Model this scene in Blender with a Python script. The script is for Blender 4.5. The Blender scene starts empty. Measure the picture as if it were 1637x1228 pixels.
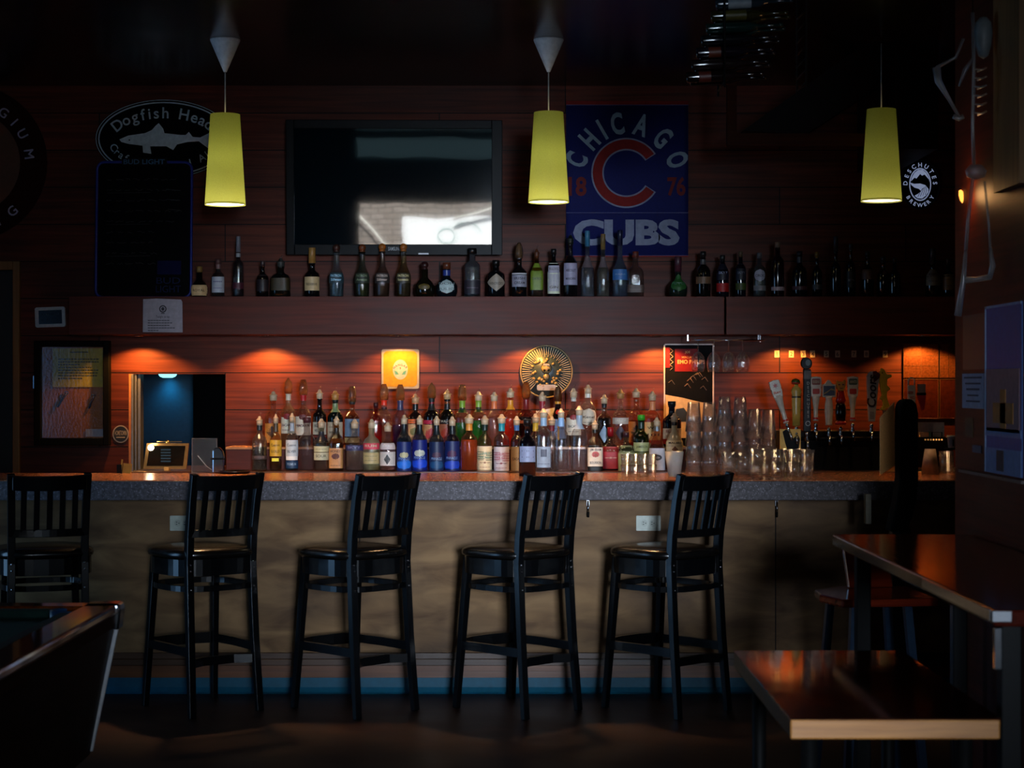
import bpy, math, random
from mathutils import Vector, Matrix
random.seed(7)
PI = math.pi
scene = bpy.context.scene
COL = scene.collection
F, CX, CY, H = 3000.0, 818.5, 614.0, 1.53      # focal length in pixels, centre of the frame, eye height

# ---------------------------------------------------------------- camera, world, light, exposure
cam = bpy.data.cameras.new('camera'); cam.sensor_width = 36.0; cam.lens = F / 1637 * 36.0
cam.clip_start = 0.1; cam.clip_end = 100
cam.dof.use_dof = True; cam.dof.focus_distance = 9.9; cam.dof.aperture_fstop = 5.6
camo = bpy.data.objects.new('camera', cam); COL.objects.link(camo)
camo.location = (0, 0, H); camo.rotation_euler = (PI / 2, 0, 0)
scene.camera = camo
vs = scene.view_settings
vs.view_transform = 'Standard'; vs.look = 'None'; vs.exposure = 0.0; vs.gamma = 1.0; vs.use_curve_mapping = False
scene.cycles.max_bounces = 8; scene.cycles.diffuse_bounces = 3; scene.cycles.glossy_bounces = 4
scene.cycles.transmission_bounces = 6; scene.cycles.transparent_max_bounces = 40
scene.cycles.sample_clamp_indirect = 3.0; scene.cycles.blur_glossy = 0.5
scene.cycles.caustics_reflective = False; scene.cycles.caustics_refractive = False

world = bpy.data.worlds.new('world'); scene.world = world; world.use_nodes = True
world.node_tree.nodes['Background'].inputs[0].default_value = (0.35, 0.6, 1.0, 1)
world.node_tree.nodes['Background'].inputs[1].default_value = 0.5

def light(name, kind, loc, energy, color, rot=(0, 0, 0), **kw):
    l = bpy.data.lights.new(name, kind); l.energy = energy; l.color = color
    for k, v in kw.items(): setattr(l, k, v)
    o = bpy.data.objects.new(name, l); COL.objects.link(o); o.location = loc; o.rotation_euler = rot
    return o
SUN = light('street_sun', 'SUN', (0, -6, 8), 26, (1.0, 0.97, 0.93), (math.radians(-48), 0, math.radians(8)), angle=0.05)
# daylight entering by the frosted street window behind the photographer
DAY = light('window_daylight', 'AREA', (1.08, -3.36, 1.85), 13, (0.70, 0.83, 1.0), (math.radians(86.8), 0, math.radians(5.4)),
            shape='RECTANGLE', size=0.9, size_y=1.0, spread=math.radians(17))
WIDE = light('added_wide_fill', 'AREA', (1.08, -3.34, 1.85), 3.4, (0.62, 0.80, 1.0), (math.radians(89), 0, math.radians(6)),  # added dim fill at the window, brightens the upper walls faintly
             shape='RECTANGLE', size=0.9, size_y=1.0, spread=math.radians(36))
SIDE = light('door_daylight', 'AREA', (-3.6, 8.15, 1.2), 9.0, (0.30, 0.60, 1.0), (0, math.radians(-90), 0),
             shape='RECTANGLE', size=1.8, size_y=1.3, spread=math.radians(130))

def PX(px, D): return (px - CX) / F * D
def PZ(py, D): return H - (py - CY) / F * D
def P(px, py, D): return Vector((PX(px, D), D, PZ(py, D)))
def S(p, D): return p / F * D

# ---------------------------------------------------------------- materials
def lin(h):
    h = h.lstrip('#'); c = [int(h[i:i+2], 16) / 255 for i in (0, 2, 4)]
    return tuple((x / 12.92 if x <= 0.04045 else ((x + 0.055) / 1.055) ** 2.4) for x in c) + (1.0,)
MATS = {}
def nt(name):
    m = bpy.data.materials.new(name); m.use_nodes = True
    t = m.node_tree; t.nodes.clear(); out = t.nodes.new('ShaderNodeOutputMaterial')
    return m, t, out
def N(t, kind, **kw):
    n = t.nodes.new(kind)
    for k, v in kw.items():
        if k.startswith('i_'):
            n.inputs[k[2:].replace('_', ' ')].default_value = v
        else: setattr(n, k, v)
    return n
def ramp(t, a, b, p0=0.3, p1=0.7):
    r = t.nodes.new('ShaderNodeValToRGB'); e = r.color_ramp.elements
    e[0].color, e[1].color, e[0].position, e[1].position = a, b, p0, p1
    return r
def plain(hexc, rough=0.5, metal=0.0, spec=0.5, var=0.12, scale=40, name=None, emit=0.0, coat=0.0):
    key = ('plain', hexc, rough, metal, spec, emit, coat)
    if key in MATS: return MATS[key]
    m, t, out = nt(name or 'paint_' + hexc.strip('#'))
    c = lin(hexc); b = N(t, 'ShaderNodeBsdfPrincipled')
    b.inputs['Roughness'].default_value = rough; b.inputs['Metallic'].default_value = metal
    b.inputs['Specular IOR Level'].default_value = spec; b.inputs['Coat Weight'].default_value = coat
    no = N(t, 'ShaderNodeTexNoise'); no.inputs['Scale'].default_value = scale; no.inputs['Detail'].default_value = 3
    tc = N(t, 'ShaderNodeTexCoord'); t.links.new(tc.outputs['Object'], no.inputs['Vector'])
    d = tuple(x * (1 - var) for x in c[:3]) + (1,); u = tuple(min(1, x * (1 + var)) for x in c[:3]) + (1,)
    r = ramp(t, d, u); t.links.new(no.outputs['Fac'], r.inputs[0]); t.links.new(r.outputs[0], b.inputs['Base Color'])
    if emit:
        b.inputs['Emission Color'].default_value = c; b.inputs['Emission Strength'].default_value = emit
    t.links.new(b.outputs[0], out.inputs[0]); MATS[key] = m
    return m
def glass(hexc='#e8eef0', rough=0.04, body=0.03, name=None, edge=0.70, base=.07):
    key = ('glass', hexc, rough, body, edge, base)
    if key in MATS: return MATS[key]
    m, t, out = nt(name or 'glass_' + hexc.strip('#')); c = tuple(x ** .5 for x in lin(hexc)[:3]) + (1,)
    tr = N(t, 'ShaderNodeBsdfTransparent'); tr.inputs[0].default_value = c
    gl = N(t, 'ShaderNodeBsdfGlossy'); gl.inputs['Roughness'].default_value = rough; gl.inputs[0].default_value = (1, 1, 1, 1)
    df = N(t, 'ShaderNodeBsdfTranslucent'); df.inputs[0].default_value = c
    d2 = N(t, 'ShaderNodeBsdfDiffuse'); d2.inputs[0].default_value = c
    m0 = N(t, 'ShaderNodeMixShader'); m0.inputs[0].default_value = 0.5
    t.links.new(df.outputs[0], m0.inputs[1]); t.links.new(d2.outputs[0], m0.inputs[2])
    m1 = N(t, 'ShaderNodeMixShader'); m1.inputs[0].default_value = body
    t.links.new(tr.outputs[0], m1.inputs[1]); t.links.new(m0.outputs[0], m1.inputs[2])
    fr = N(t, 'ShaderNodeLayerWeight'); fr.inputs[0].default_value = 0.5
    pw = N(t, 'ShaderNodeMath', operation='POWER'); pw.inputs[1].default_value = 2.2; t.links.new(fr.outputs['Facing'], pw.inputs[0])
    ml = N(t, 'ShaderNodeMath', operation='MULTIPLY_ADD'); ml.inputs[1].default_value = edge; ml.inputs[2].default_value = base; t.links.new(pw.outputs[0], ml.inputs[0])
    no = N(t, 'ShaderNodeTexNoise'); no.inputs['Scale'].default_value = 25
    bu = N(t, 'ShaderNodeBump'); bu.inputs['Strength'].default_value = 0.15; bu.inputs['Distance'].default_value = 0.01
    t.links.new(no.outputs['Fac'], bu.inputs['Height']); t.links.new(bu.outputs[0], gl.inputs['Normal'])
    m2 = N(t, 'ShaderNodeMixShader'); t.links.new(ml.outputs[0], m2.inputs[0])
    t.links.new(m1.outputs[0], m2.inputs[1]); t.links.new(gl.outputs[0], m2.inputs[2])
    t.links.new(m2.outputs[0], out.inputs[0]); MATS[key] = m
    return m
def liquid(hexc):
    key = ('liq', hexc)
    if key in MATS: return MATS[key]
    m, t, out = nt('liquid_' + hexc.strip('#')); c = lin(hexc)
    tr = N(t, 'ShaderNodeBsdfTransparent'); tr.inputs[0].default_value = tuple(min(1, x * 1.3 + .02) for x in c[:3]) + (1,)
    no = N(t, 'ShaderNodeTexNoise'); no.inputs['Scale'].default_value = 8
    r = ramp(t, tuple(x * .85 for x in c[:3]) + (1,), c); t.links.new(no.outputs['Fac'], r.inputs[0])
    df = N(t, 'ShaderNodeBsdfTranslucent'); d2 = N(t, 'ShaderNodeBsdfDiffuse')
    t.links.new(r.outputs[0], df.inputs[0]); t.links.new(r.outputs[0], d2.inputs[0])
    m0 = N(t, 'ShaderNodeMixShader'); m0.inputs[0].default_value = 0.5
    t.links.new(df.outputs[0], m0.inputs[1]); t.links.new(d2.outputs[0], m0.inputs[2])
    m1 = N(t, 'ShaderNodeMixShader'); m1.inputs[0].default_value = 0.62
    t.links.new(tr.outputs[0], m1.inputs[1]); t.links.new(m0.outputs[0], m1.inputs[2])
    t.links.new(m1.outputs[0], out.inputs[0]); MATS[key] = m
    return m
def emis(hexc, strength, name='lamp_glow'):
    key = ('emis', hexc, strength)
    if key in MATS: return MATS[key]
    m, t, out = nt(name); e = N(t, 'ShaderNodeEmission'); e.inputs[0].default_value = lin(hexc); e.inputs[1].default_value = strength
    t.links.new(e.outputs[0], out.inputs[0]); MATS[key] = m
    return m
def coords(t, axes, scale=(1, 1, 1), off=(0, 0, 0)):
    """object coordinates re-ordered to (a, b, c)"""
    tc = N(t, 'ShaderNodeTexCoord'); sp = N(t, 'ShaderNodeSeparateXYZ'); cb = N(t, 'ShaderNodeCombineXYZ')
    t.links.new(tc.outputs['Object'], sp.inputs[0])
    for i, a in enumerate(axes): t.links.new(sp.outputs['XYZ'.index(a)], cb.inputs[i])
    mp = N(t, 'ShaderNodeMapping'); mp.inputs['Scale'].default_value = scale; mp.inputs['Location'].default_value = off
    t.links.new(cb.outputs[0], mp.inputs[0])
    return mp.outputs[0]
def woodmat(name, c1, c2, axes='XZY', grain=(1.5, 40, 40), rough=0.35, boards=None, gap='#050202', spec=0.5, bump=0.1, coat=0.0, fleck=0.0):
    """boards = (length, height, offset fraction, shift x, shift y, gap width)"""
    m, t, out = nt(name); b = N(t, 'ShaderNodeBsdfPrincipled')
    b.inputs['Specular IOR Level'].default_value = spec; b.inputs['Coat Weight'].default_value = coat; b.inputs['Coat Roughness'].default_value = 0.05
    v = coords(t, axes, grain)
    n1 = N(t, 'ShaderNodeTexNoise'); n1.inputs['Scale'].default_value = 1.0; n1.inputs['Detail'].default_value = 6; n1.inputs['Distortion'].default_value = 0.6
    t.links.new(v, n1.inputs['Vector'])
    r = ramp(t, lin(c1), lin(c2), 0.3, 0.72); t.links.new(n1.outputs['Fac'], r.inputs[0])
    v2 = coords(t, axes, (1.6, 2.6, 2.6)); n2 = N(t, 'ShaderNodeTexNoise'); n2.inputs['Scale'].default_value = 1.2; n2.inputs['Detail'].default_value = 3
    t.links.new(v2, n2.inputs['Vector'])
    mx = N(t, 'ShaderNodeMixRGB', blend_type='MULTIPLY'); mx.inputs[0].default_value = 0.7
    r2 = ramp(t, (.5, .5, .5, 1), (1, 1, 1, 1), 0.3, 0.65); t.links.new(n2.outputs['Fac'], r2.inputs[0])
    t.links.new(r.outputs[0], mx.inputs[1]); t.links.new(r2.outputs[0], mx.inputs[2])
    colr = mx.outputs[0]
    bmp = N(t, 'ShaderNodeBump'); bmp.inputs['Strength'].default_value = bump; bmp.inputs['Distance'].default_value = 0.004
    t.links.new(n1.outputs['Fac'], bmp.inputs['Height'])
    if boards:
        L, Hh, of, sx, sy, gw = boards
        vb = coords(t, axes, (1, 1, 1), (sx, sy, 0))
        br = N(t, 'ShaderNodeTexBrick'); br.offset = of; br.offset_frequency = 2; br.squash = 1.0
        br.inputs['Scale'].default_value = 1.0; br.inputs['Mortar Size'].default_value = gw; br.inputs['Mortar Smooth'].default_value = 0.1
        br.inputs['Brick Width'].default_value = L; br.inputs['Row Height'].default_value = Hh; br.inputs['Bias'].default_value = 0.0
        br.inputs['Color1'].default_value = (1, 1, 1, 1); br.inputs['Color2'].default_value = (.72, .70, .70, 1); br.inputs['Mortar'].default_value = lin(gap)
        t.links.new(vb, br.inputs['Vector'])
        mb = N(t, 'ShaderNodeMixRGB', blend_type='MULTIPLY'); mb.inputs[0].default_value = 1
        t.links.new(colr, mb.inputs[1]); t.links.new(br.outputs['Color'], mb.inputs[2]); colr = mb.outputs[0]
        b2 = N(t, 'ShaderNodeBump'); b2.invert = True; b2.inputs['Strength'].default_value = 0.6; b2.inputs['Distance'].default_value = 0.004
        t.links.new(br.outputs['Fac'], b2.inputs['Height']); t.links.new(bmp.outputs[0], b2.inputs['Normal']); bmp = b2
    t.links.new(colr, b.inputs['Base Color']); t.links.new(bmp.outputs[0], b.inputs['Normal'])
    rr = N(t, 'ShaderNodeMapRange'); rr.inputs['To Min'].default_value = rough * .8; rr.inputs['To Max'].default_value = rough * 1.25
    t.links.new(n2.outputs['Fac'], rr.inputs['Value']); t.links.new(rr.outputs[0], b.inputs['Roughness'])
    t.links.new(b.outputs[0], out.inputs[0])
    return m
def stonemat(name, c1, c2, c3, rough=0.12):
    m, t, out = nt(name); b = N(t, 'ShaderNodeBsdfPrincipled'); b.inputs['Roughness'].default_value = rough
    if rough > .3: b.inputs['Specular IOR Level'].default_value = .25
    tc = N(t, 'ShaderNodeTexCoord')
    vo = N(t, 'ShaderNodeTexVoronoi'); vo.inputs['Scale'].default_value = 170; t.links.new(tc.outputs['Object'], vo.inputs['Vector'])
    no = N(t, 'ShaderNodeTexNoise'); no.inputs['Scale'].default_value = 60; no.inputs['Detail'].default_value = 5; t.links.new(tc.outputs['Object'], no.inputs['Vector'])
    r = ramp(t, lin(c1), lin(c2), 0.35, 0.65); t.links.new(no.outputs['Fac'], r.inputs[0])
    sp = N(t, 'ShaderNodeSeparateColor'); t.links.new(vo.outputs['Color'], sp.inputs[0])
    r2 = ramp(t, (0, 0, 0, 1), (1, 1, 1, 1), 0.86, 0.90); t.links.new(sp.outputs[0], r2.inputs[0])
    mx = N(t, 'ShaderNodeMixRGB'); t.links.new(r2.outputs[0], mx.inputs[0]); t.links.new(r.outputs[0], mx.inputs[1]); mx.inputs[2].default_value = lin(c3)
    t.links.new(mx.outputs[0], b.inputs['Base Color']); t.links.new(b.outputs[0], out.inputs[0])
    return m
BOARD = S(59.3, 11.2)
M_WALL = woodmat('red_wood_wall_boards', '#4e1e12', '#7c3822', rough=0.5, spec=.2, boards=(2.03, BOARD, 0.37, -PX(360, 11.2) + 4.06, -PZ(596, 11.2) + BOARD * 12, 0.0032))
M_SHELF = woodmat('red_wood_shelf', '#4e1c0e', '#662818', rough=0.5, spec=.25)
M_CEIL = woodmat('dark_wood_ceiling_boards', '#1c0d0a', '#2c1610', axes='XYZ', rough=0.22, boards=(2.4, 0.075, 0.4, 0, 0, 0.004))
M_FLOOR = woodmat('dark_brown_floor', '#2a120b', '#3f2116', axes='XYZ', grain=(6, 6, 6), rough=0.45, bump=0.05, spec=.25)
M_PLY = woodmat('bar_front_plywood', '#62452a', '#9c7850', rough=0.55, spec=.2, grain=(3.5, 11, 11), boards=(2.061, 3.0, 0.0, 0.755 + 6.183, 1.0, 0.003), gap='#30201a')
M_REDW = woodmat('lacquered_red_table_wood', '#1a0703', '#2c0d05', axes='YXZ', grain=(3, 16, 16), rough=0.07, coat=0.7, bump=0.25)
M_EDGE = woodmat('pale_oak_edge', '#a86a28', '#cc883c', grain=(4, 60, 60), rough=0.5)
M_PART = woodmat('dark_red_partition_boards', '#4a180c', '#6a2816', axes='YZX', rough=0.5, spec=.15)
M_DOORW = woodmat('honey_wood_door_frame', '#8a5a24', '#a8743a', axes='ZXY', rough=0.5)
M_STONE = stonemat('speckled_grey_stone', '#403a3c', '#5a5458', '#706a70', rough=0.55)
M_TOP = stonemat('polished_bar_top', '#8a4e30', '#b06a42', '#d09a74', rough=0.2)
M_BLACKW = plain('#07080a', 0.24, spec=0.5, name='black_painted_wood')
M_VINYL = plain('#0e0c0b', 0.24, spec=0.7, name='black_vinyl')
M_CHROME = plain('#c8ccd2', 0.14, metal=1.0, name='chrome')
M_BLACK = plain('#080808', 0.6, spec=.15, name='black_plastic')
M_WHITE = plain('#d8d6ce', 0.5, name='white_plastic')
M_PAPER = plain('#cfcdd2', 0.7, name='white_paper')
M_CLEAR = glass('#f8fafa', body=0.035)
M_GLASSW = glass('#f6f4f0', 0.05, body=0.06, edge=1.0, base=.12)
M_SPOUT = plain('#d8b894', 0.35, name='cream_plastic_pourer')
M_COVER = glass('#a05a20', 0.08, body=0.3, name='amber_plastic_cover')

# ---------------------------------------------------------------- mesh building
class MB:
    def __init__(s): s.v = []; s.f = []; s.sm = []
    def add(s, vs_, fs, smooth=False):
        o = len(s.v); s.v += [tuple(x) for x in vs_]
        for f in fs: s.f.append(tuple(i + o for i in f)); s.sm.append(smooth)
        return s
    def hexa(s, b, t):
        return s.add(list(b) + list(t), [(3, 2, 1, 0), (4, 5, 6, 7), (0, 1, 5, 4), (1, 2, 6, 5), (2, 3, 7, 6), (3, 0, 4, 7)])
    def box(s, x0, x1, y0, y1, z0, z1):
        return s.hexa([(x0, y0, z0), (x1, y0, z0), (x1, y1, z0), (x0, y1, z0)], [(x0, y0, z1), (x1, y0, z1), (x1, y1, z1), (x0, y1, z1)])
    def lathe(s, prof, c=(0, 0, 0), seg=20, axis='Z', sx=1.0, sy=1.0, caps=True, rot=None):
        vs_, fs = [], []; n = len(prof)
        for r, z in prof:
            for k in range(seg):
                a = 2 * PI * k / seg
                p = Vector((r * math.cos(a) * sx, r * math.sin(a) * sy, z))
                if axis == 'Y': p = Vector((p.x, p.z, p.y))
                if axis == 'X': p = Vector((p.z, p.x, p.y))
                if rot is not None: p = rot @ p
                vs_.append(p + Vector(c))
        for i in range(n - 1):
            for k in range(seg):
                k2 = (k + 1) % seg
                fs.append((i * seg + k, i * seg + k2, (i + 1) * seg + k2, (i + 1) * seg + k))
        if caps:
            if prof[0][0] > 1e-5: fs.append(tuple(reversed(range(seg))))
            if prof[-1][0] > 1e-5: fs.append(tuple(range((n - 1) * seg, n * seg)))
        return s.add(vs_, fs, True)
    def tube(s, pts, r, seg=8, closed=False):
        pts = [Vector(p) for p in pts]; n = len(pts); rs = r if isinstance(r, (list, tuple)) else [r] * n
        vs_, fs = [], []; up = None
        for i, p in enumerate(pts):
            if closed: d = pts[(i + 1) % n] - pts[i - 1]
            else: d = pts[min(i + 1, n - 1)] - pts[max(i - 1, 0)]
            d.normalize()
            if up is None: up = Vector((0, 0, 1)) if abs(d.z) < 0.9 else Vector((1, 0, 0))
            u = (up - d * up.dot(d)).normalized(); w = d.cross(u); up = u
            for k in range(seg):
                a = 2 * PI * k / seg; vs_.append(p + (u * math.cos(a) + w * math.sin(a)) * rs[i])
        m = n if closed else n - 1
        for i in range(m):
            j = (i + 1) % n
            for k in range(seg):
                k2 = (k + 1) % seg; fs.append((i * seg + k, i * seg + k2, j * seg + k2, j * seg + k))
        if not closed: fs.append(tuple(reversed(range(seg)))); fs.append(tuple(range((n - 1) * seg, n * seg)))
        return s.add(vs_, fs, True)
    def beam(s, pts, w, t, side, closed=False):
        """rectangular section swept along pts: half-size w along 'side'-ish vector (per point or one), t along the other"""
        pts = [Vector(p) for p in pts]; n = len(pts); vs_, fs = [], []
        for i, p in enumerate(pts):
            d = (pts[(i + 1) % n] - pts[i - 1]) if closed else (pts[min(i + 1, n - 1)] - pts[max(i - 1, 0)])
            d.normalize(); sd = Vector(side[i] if isinstance(side, list) else side)
            a = (sd - d * sd.dot(d)).normalized(); b = d.cross(a)
            ww = w[i] if isinstance(w, list) else w; tt = t[i] if isinstance(t, list) else t
            vs_ += [p - a * ww - b * tt, p + a * ww - b * tt, p + a * ww + b * tt, p - a * ww + b * tt]
        m = n if closed else n - 1
        for i in range(m):
            j = (i + 1) % n
            for k in range(4):
                k2 = (k + 1) % 4; fs.append((i * 4 + k, i * 4 + k2, j * 4 + k2, j * 4 + k))
        if not closed: fs.append((3, 2, 1, 0)); fs.append(tuple(range((n - 1) * 4, n * 4)))
        return s.add(vs_, fs)
    def prism(s, poly, y0, y1):
        """polygon [(x, z)] extruded in y"""
        n = len(poly); vs_ = [(x, y0, z) for x, z in poly] + [(x, y1, z) for x, z in poly]
        fs = [tuple(range(n)), tuple(reversed(range(n, 2 * n)))] + [(i, i + n, (i + 1) % n + n, (i + 1) % n) for i in range(n)]
        return s.add(vs_, fs)
    def prismz(s, poly, z0, z1):
        n = len(poly); vs_ = [(x, y, z0) for x, y in poly] + [(x, y, z1) for x, y in poly]
        return s.add(vs_, [tuple(reversed(range(n))), tuple(range(n, 2 * n))] + [(i, (i + 1) % n, (i + 1) % n + n, i + n) for i in range(n)])
    def ring(s, cx, cz, ro, ri, y0, y1, a0=0, a1=2 * PI, seg=48, k=1.0, rk=None):
        """annulus in the xz plane, k = vertical squash"""
        vs_ = []; full = abs(a1 - a0 - 2 * PI) < 1e-6; m = seg if full else seg + 1
        for i in range(m):
            a = a0 + (a1 - a0) * i / seg; c_, s_ = math.cos(a), math.sin(a)
            for r_, kk in ((ro, k), (ri, rk if rk else k)):
                for y in (y0, y1): vs_.append((cx + r_ * c_, y, cz + r_ * s_ * kk))
        fs = []
        for i in range(seg):
            a = i * 4; b = ((i + 1) % m) * 4
            fs += [(a, b, b + 2, a + 2), (a + 1, a + 3, b + 3, b + 1), (a, a + 1, b + 1, b), (a + 2, b + 2, b + 3, a + 3)]
        if not full: fs += [(0, 2, 3, 1), ((m - 1) * 4, (m - 1) * 4 + 1, (m - 1) * 4 + 3, (m - 1) * 4 + 2)]
        return s.add(vs_, fs)
    def build(s, name, mat, parent=None, bevel=0, loc=None, rot=None):
        me = bpy.data.meshes.new(name); me.from_pydata(s.v, [], s.f)
        me.polygons.foreach_set('use_smooth', s.sm); me.update()
        me.materials.append(mat)
        o = bpy.data.objects.new(name, me); COL.objects.link(o)
        if parent is not None: o.parent = parent
        if loc is not None: o.location = loc
        if rot is not None: o.rotation_euler = rot
        if bevel:
            b = o.modifiers.new('bevel', 'BEVEL'); b.width = bevel; b.segments = 2; b.limit_method = 'ANGLE'
        return o
def ell(cx, cz, rx, rz, n=40): return [(cx + rx * math.cos(2 * PI * i / n), cz + rz * math.sin(2 * PI * i / n)) for i in range(n)]
def rrect(x0, x1, z0, z1, r, n=5):
    out = []
    for cx, cz, a in ((x1 - r, z1 - r, 0), (x0 + r, z1 - r, 90), (x0 + r, z0 + r, 180), (x1 - r, z0 + r, 270)):
        for i in range(n + 1):
            t = math.radians(a + 90 * i / n); out.append((cx + r * math.cos(t), cz + r * math.sin(t)))
    return out
def tag(o, label=None, cat=None, group=None, kind=None):
    if label: o['label'] = label
    if cat: o['category'] = cat
    if group: o['group'] = group
    if kind: o['kind'] = kind
    return o
def empty(name, loc, rz=0, label=None, cat=None, group=None):
    o = bpy.data.objects.new(name, None); COL.objects.link(o); o.location = loc; o.rotation_euler = (0, 0, rz)
    o.empty_display_size = 0.1
    return tag(o, label, cat, group)
def struct(o): o['kind'] = 'structure'; return o
def lab(o, s): o['label'] = s; return o
KIDS = {}
def copy_tree(o, parent=None):
    c = o.copy(); COL.objects.link(c)
    if parent is not None: c.parent = parent
    for ch in [x for x in bpy.data.objects if x.parent == o]: copy_tree(ch, c)
    return c

_TXT = {}
def glyphs(sx, size, bold=0.0):
    key = (sx, bold)
    if key not in _TXT:
        cu = bpy.data.curves.new('t', 'FONT'); cu.body = sx; cu.size = 1.0; cu.offset = bold; cu.resolution_u = 3
        o = bpy.data.objects.new('t', cu); COL.objects.link(o)
        dg = bpy.context.evaluated_depsgraph_get(); dg.update()
        me = o.evaluated_get(dg).to_mesh()
        vs_ = [(v.co.x, v.co.y) for v in me.vertices]; fs = [tuple(p.vertices) for p in me.polygons]
        o.evaluated_get(dg).to_mesh_clear(); bpy.data.objects.remove(o); bpy.data.curves.remove(cu)
        _TXT[key] = (vs_, fs)
    vs_, fs = _TXT[key]
    return [(x * size, y * size) for x, y in vs_], fs
def text(mb, s, x, z, y, size, bold=0.0, width=None, center=True, slant=0.0, height=None):
    """flat text facing -y, bottom at z"""
    vs_, fs = glyphs(s, size, bold)
    if not vs_: return mb
    x0 = min(v[0] for v in vs_); x1 = max(v[0] for v in vs_); y0 = min(v[1] for v in vs_); y1 = max(v[1] for v in vs_)
    k = (width / (x1 - x0)) if width else 1.0; kz = (height / (y1 - y0)) if height else 1.0
    off = -(x0 + x1) / 2 if center else -x0
    mb.add([(x + (a + off) * k + slant * (b - y0), y, z + (b - y0) * kz) for a, b in vs_], fs)
    return mb
def arctext(mb, s, cx, cz, y, rx, rz, a0, a1, size, bold=0.0, inward=False, sx=1.0):
    """letters along an ellipse from angle a0 to a1 (degrees, measured counter-clockwise from +x)"""
    n = len(s); wd = []
    for ch in s:
        g_ = glyphs(ch, size, bold)[0]
        wd.append((max(v[0] for v in g_) - min(v[0] for v in g_) + .16 * size) if g_ else .42 * size)
    pos = [sum(wd[:i]) + wd[i] / 2 - wd[0] / 2 for i in range(n)]; tot = pos[-1] or 1.0
    for i, ch in enumerate(s):
        if ch == ' ': continue
        a = math.radians(a0 + (a1 - a0) * pos[i] / tot)
        px_, pz_ = cx + rx * math.cos(a), cz + rz * math.sin(a)
        tx, tz = rx * math.sin(a), -rz * math.cos(a)      # tangent, clockwise
        if inward: tx, tz = -tx, -tz
        L = math.hypot(tx, tz); tx /= L; tz /= L; ux, uz = -tz, tx
        vs_, fs = glyphs(ch, size, bold)
        if not vs_: continue
        mid = (min(v[0] for v in vs_) + max(v[0] for v in vs_)) / 2
        mb.add([(px_ + (u - mid) * sx * tx + w * ux, y, pz_ + (u - mid) * sx * tz + w * uz) for u, w in vs_], fs)
    return mb
def wraptext(mb, s, r, z, size, bold=0.0, width=None, a=-PI / 2):
    vs_, fs = glyphs(s, size, bold)
    x0 = min(v[0] for v in vs_); x1 = max(v[0] for v in vs_); k = (width / (x1 - x0)) if width else 1.0
    mb.add([(r * math.cos(a + ((u - (x0 + x1) / 2) * k) / r), r * math.sin(a + ((u - (x0 + x1) / 2) * k) / r), z + w) for u, w in vs_], fs)
    return mb

# ================================================================ THE SETTING
WY = 11.2                                              # back wall plane
CEIL = PZ(137, WY)
XL, XR, XFAR, YB = -3.62, 1.62, 3.3, -3.5
OX0, OX1, OZ1, OZ0 = PX(210, WY), PX(360, WY), PZ(598, WY), 0.98
def slab(name, mat, boxes, kind=True):
    m = MB()
    for b in boxes: m.box(*b)
    o = m.build(name, mat)
    return struct(o)
DX0, DX1, DZ = -3.62, PX(22, WY), PZ(432, WY)
slab('wall_back', M_WALL, [
    (XL - .2, DX0 + .02, WY, WY + .12, 0, CEIL), (DX0 + .02, DX1, WY, WY + .12, DZ, CEIL), (DX1, OX0, WY, WY + .12, 0, CEIL),
    (OX0, OX1, WY, WY + .12, OZ1, CEIL), (OX0, OX1, WY, WY + .12, 0, OZ0), (OX1, XFAR + .2, WY, WY + .12, 0, CEIL)])
slab('floor', M_FLOOR, [(-4.4, 4.0, YB - .3, 13.4, -0.1, 0)])
slab('ceiling', M_CEIL, [(-4.4, 4.0, YB - .3, 13.4, CEIL, CEIL + .12)])
M_DARKWALL = woodmat('dark_side_wall_boards', '#2a120d', '#3c1c14', axes='YZX', rough=0.5, boards=(2.0, .22, .4, 0, 0, .006))
# left wall with a glazed door, right partition, far right wall
slab('wall_left', M_DARKWALL, [(XL - .15, XL, YB, 7.3, 0, CEIL), (XL - .15, XL, 9.0, WY, 0, CEIL), (XL - .15, XL, 7.3, 9.0, 2.3, CEIL)])
slab('wall_right', M_PART, [(XR, XR + .13, YB, 6.86, 0, CEIL)])
slab('wall_right_alcove', M_DARKWALL, [(XFAR, XFAR + .15, 5.0, WY, 0, CEIL), (XR + .13, XFAR, 5.0, 5.12, 0, CEIL)])
WX0, WX1, WZ0, WZ1 = -1.52, 0.42, 0.9, 2.42
slab('wall_front', plain('#24100c', .7, name='dark_front_wall'), [(XL - .15, WX0, YB - .15, YB, 0, CEIL), (1.6, XR + .13, YB - .15, YB, 0, CEIL),
     (WX0, WX1, YB - .15, YB, 0, WZ0), (WX0, WX1, YB - .15, YB, WZ1, 2.95), (WX0, WX1, YB - .15, YB, 3.25, CEIL), (WX1, .5, YB - .15, YB, 0, 2.95), (WX1, .5, YB - .15, YB, 3.25, CEIL), (.5, 1.6, YB - .15, YB, 0, 1.2), (.5, 1.6, YB - .15, YB, 2.5, 2.95), (.5, 1.6, YB - .15, YB, 3.25, CEIL)])
def window(name, x0, x1, z0, z1, y, pane, t=.05):
    e = empty(name, ((x0 + x1) / 2, y, z0)); struct(e); w = (x1 - x0) / 2; h = z1 - z0
    MB().box(-w, -w + t, -.04, .04, 0, h).box(w - t, w, -.04, .04, 0, h).box(-w + t, w - t, -.04, .04, 0, t).box(-w + t, w - t, -.04, .04, h - t, h).build('window_frame', M_BLACK, e)
    MB().box(-w + t, w - t, -.004, .004, t, h - t).build('pane', pane, e)
window('window_1', WX0, WX1, WZ0, WZ1, YB - .06, glass('#f6fafa', .01, body=0.0))
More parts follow.
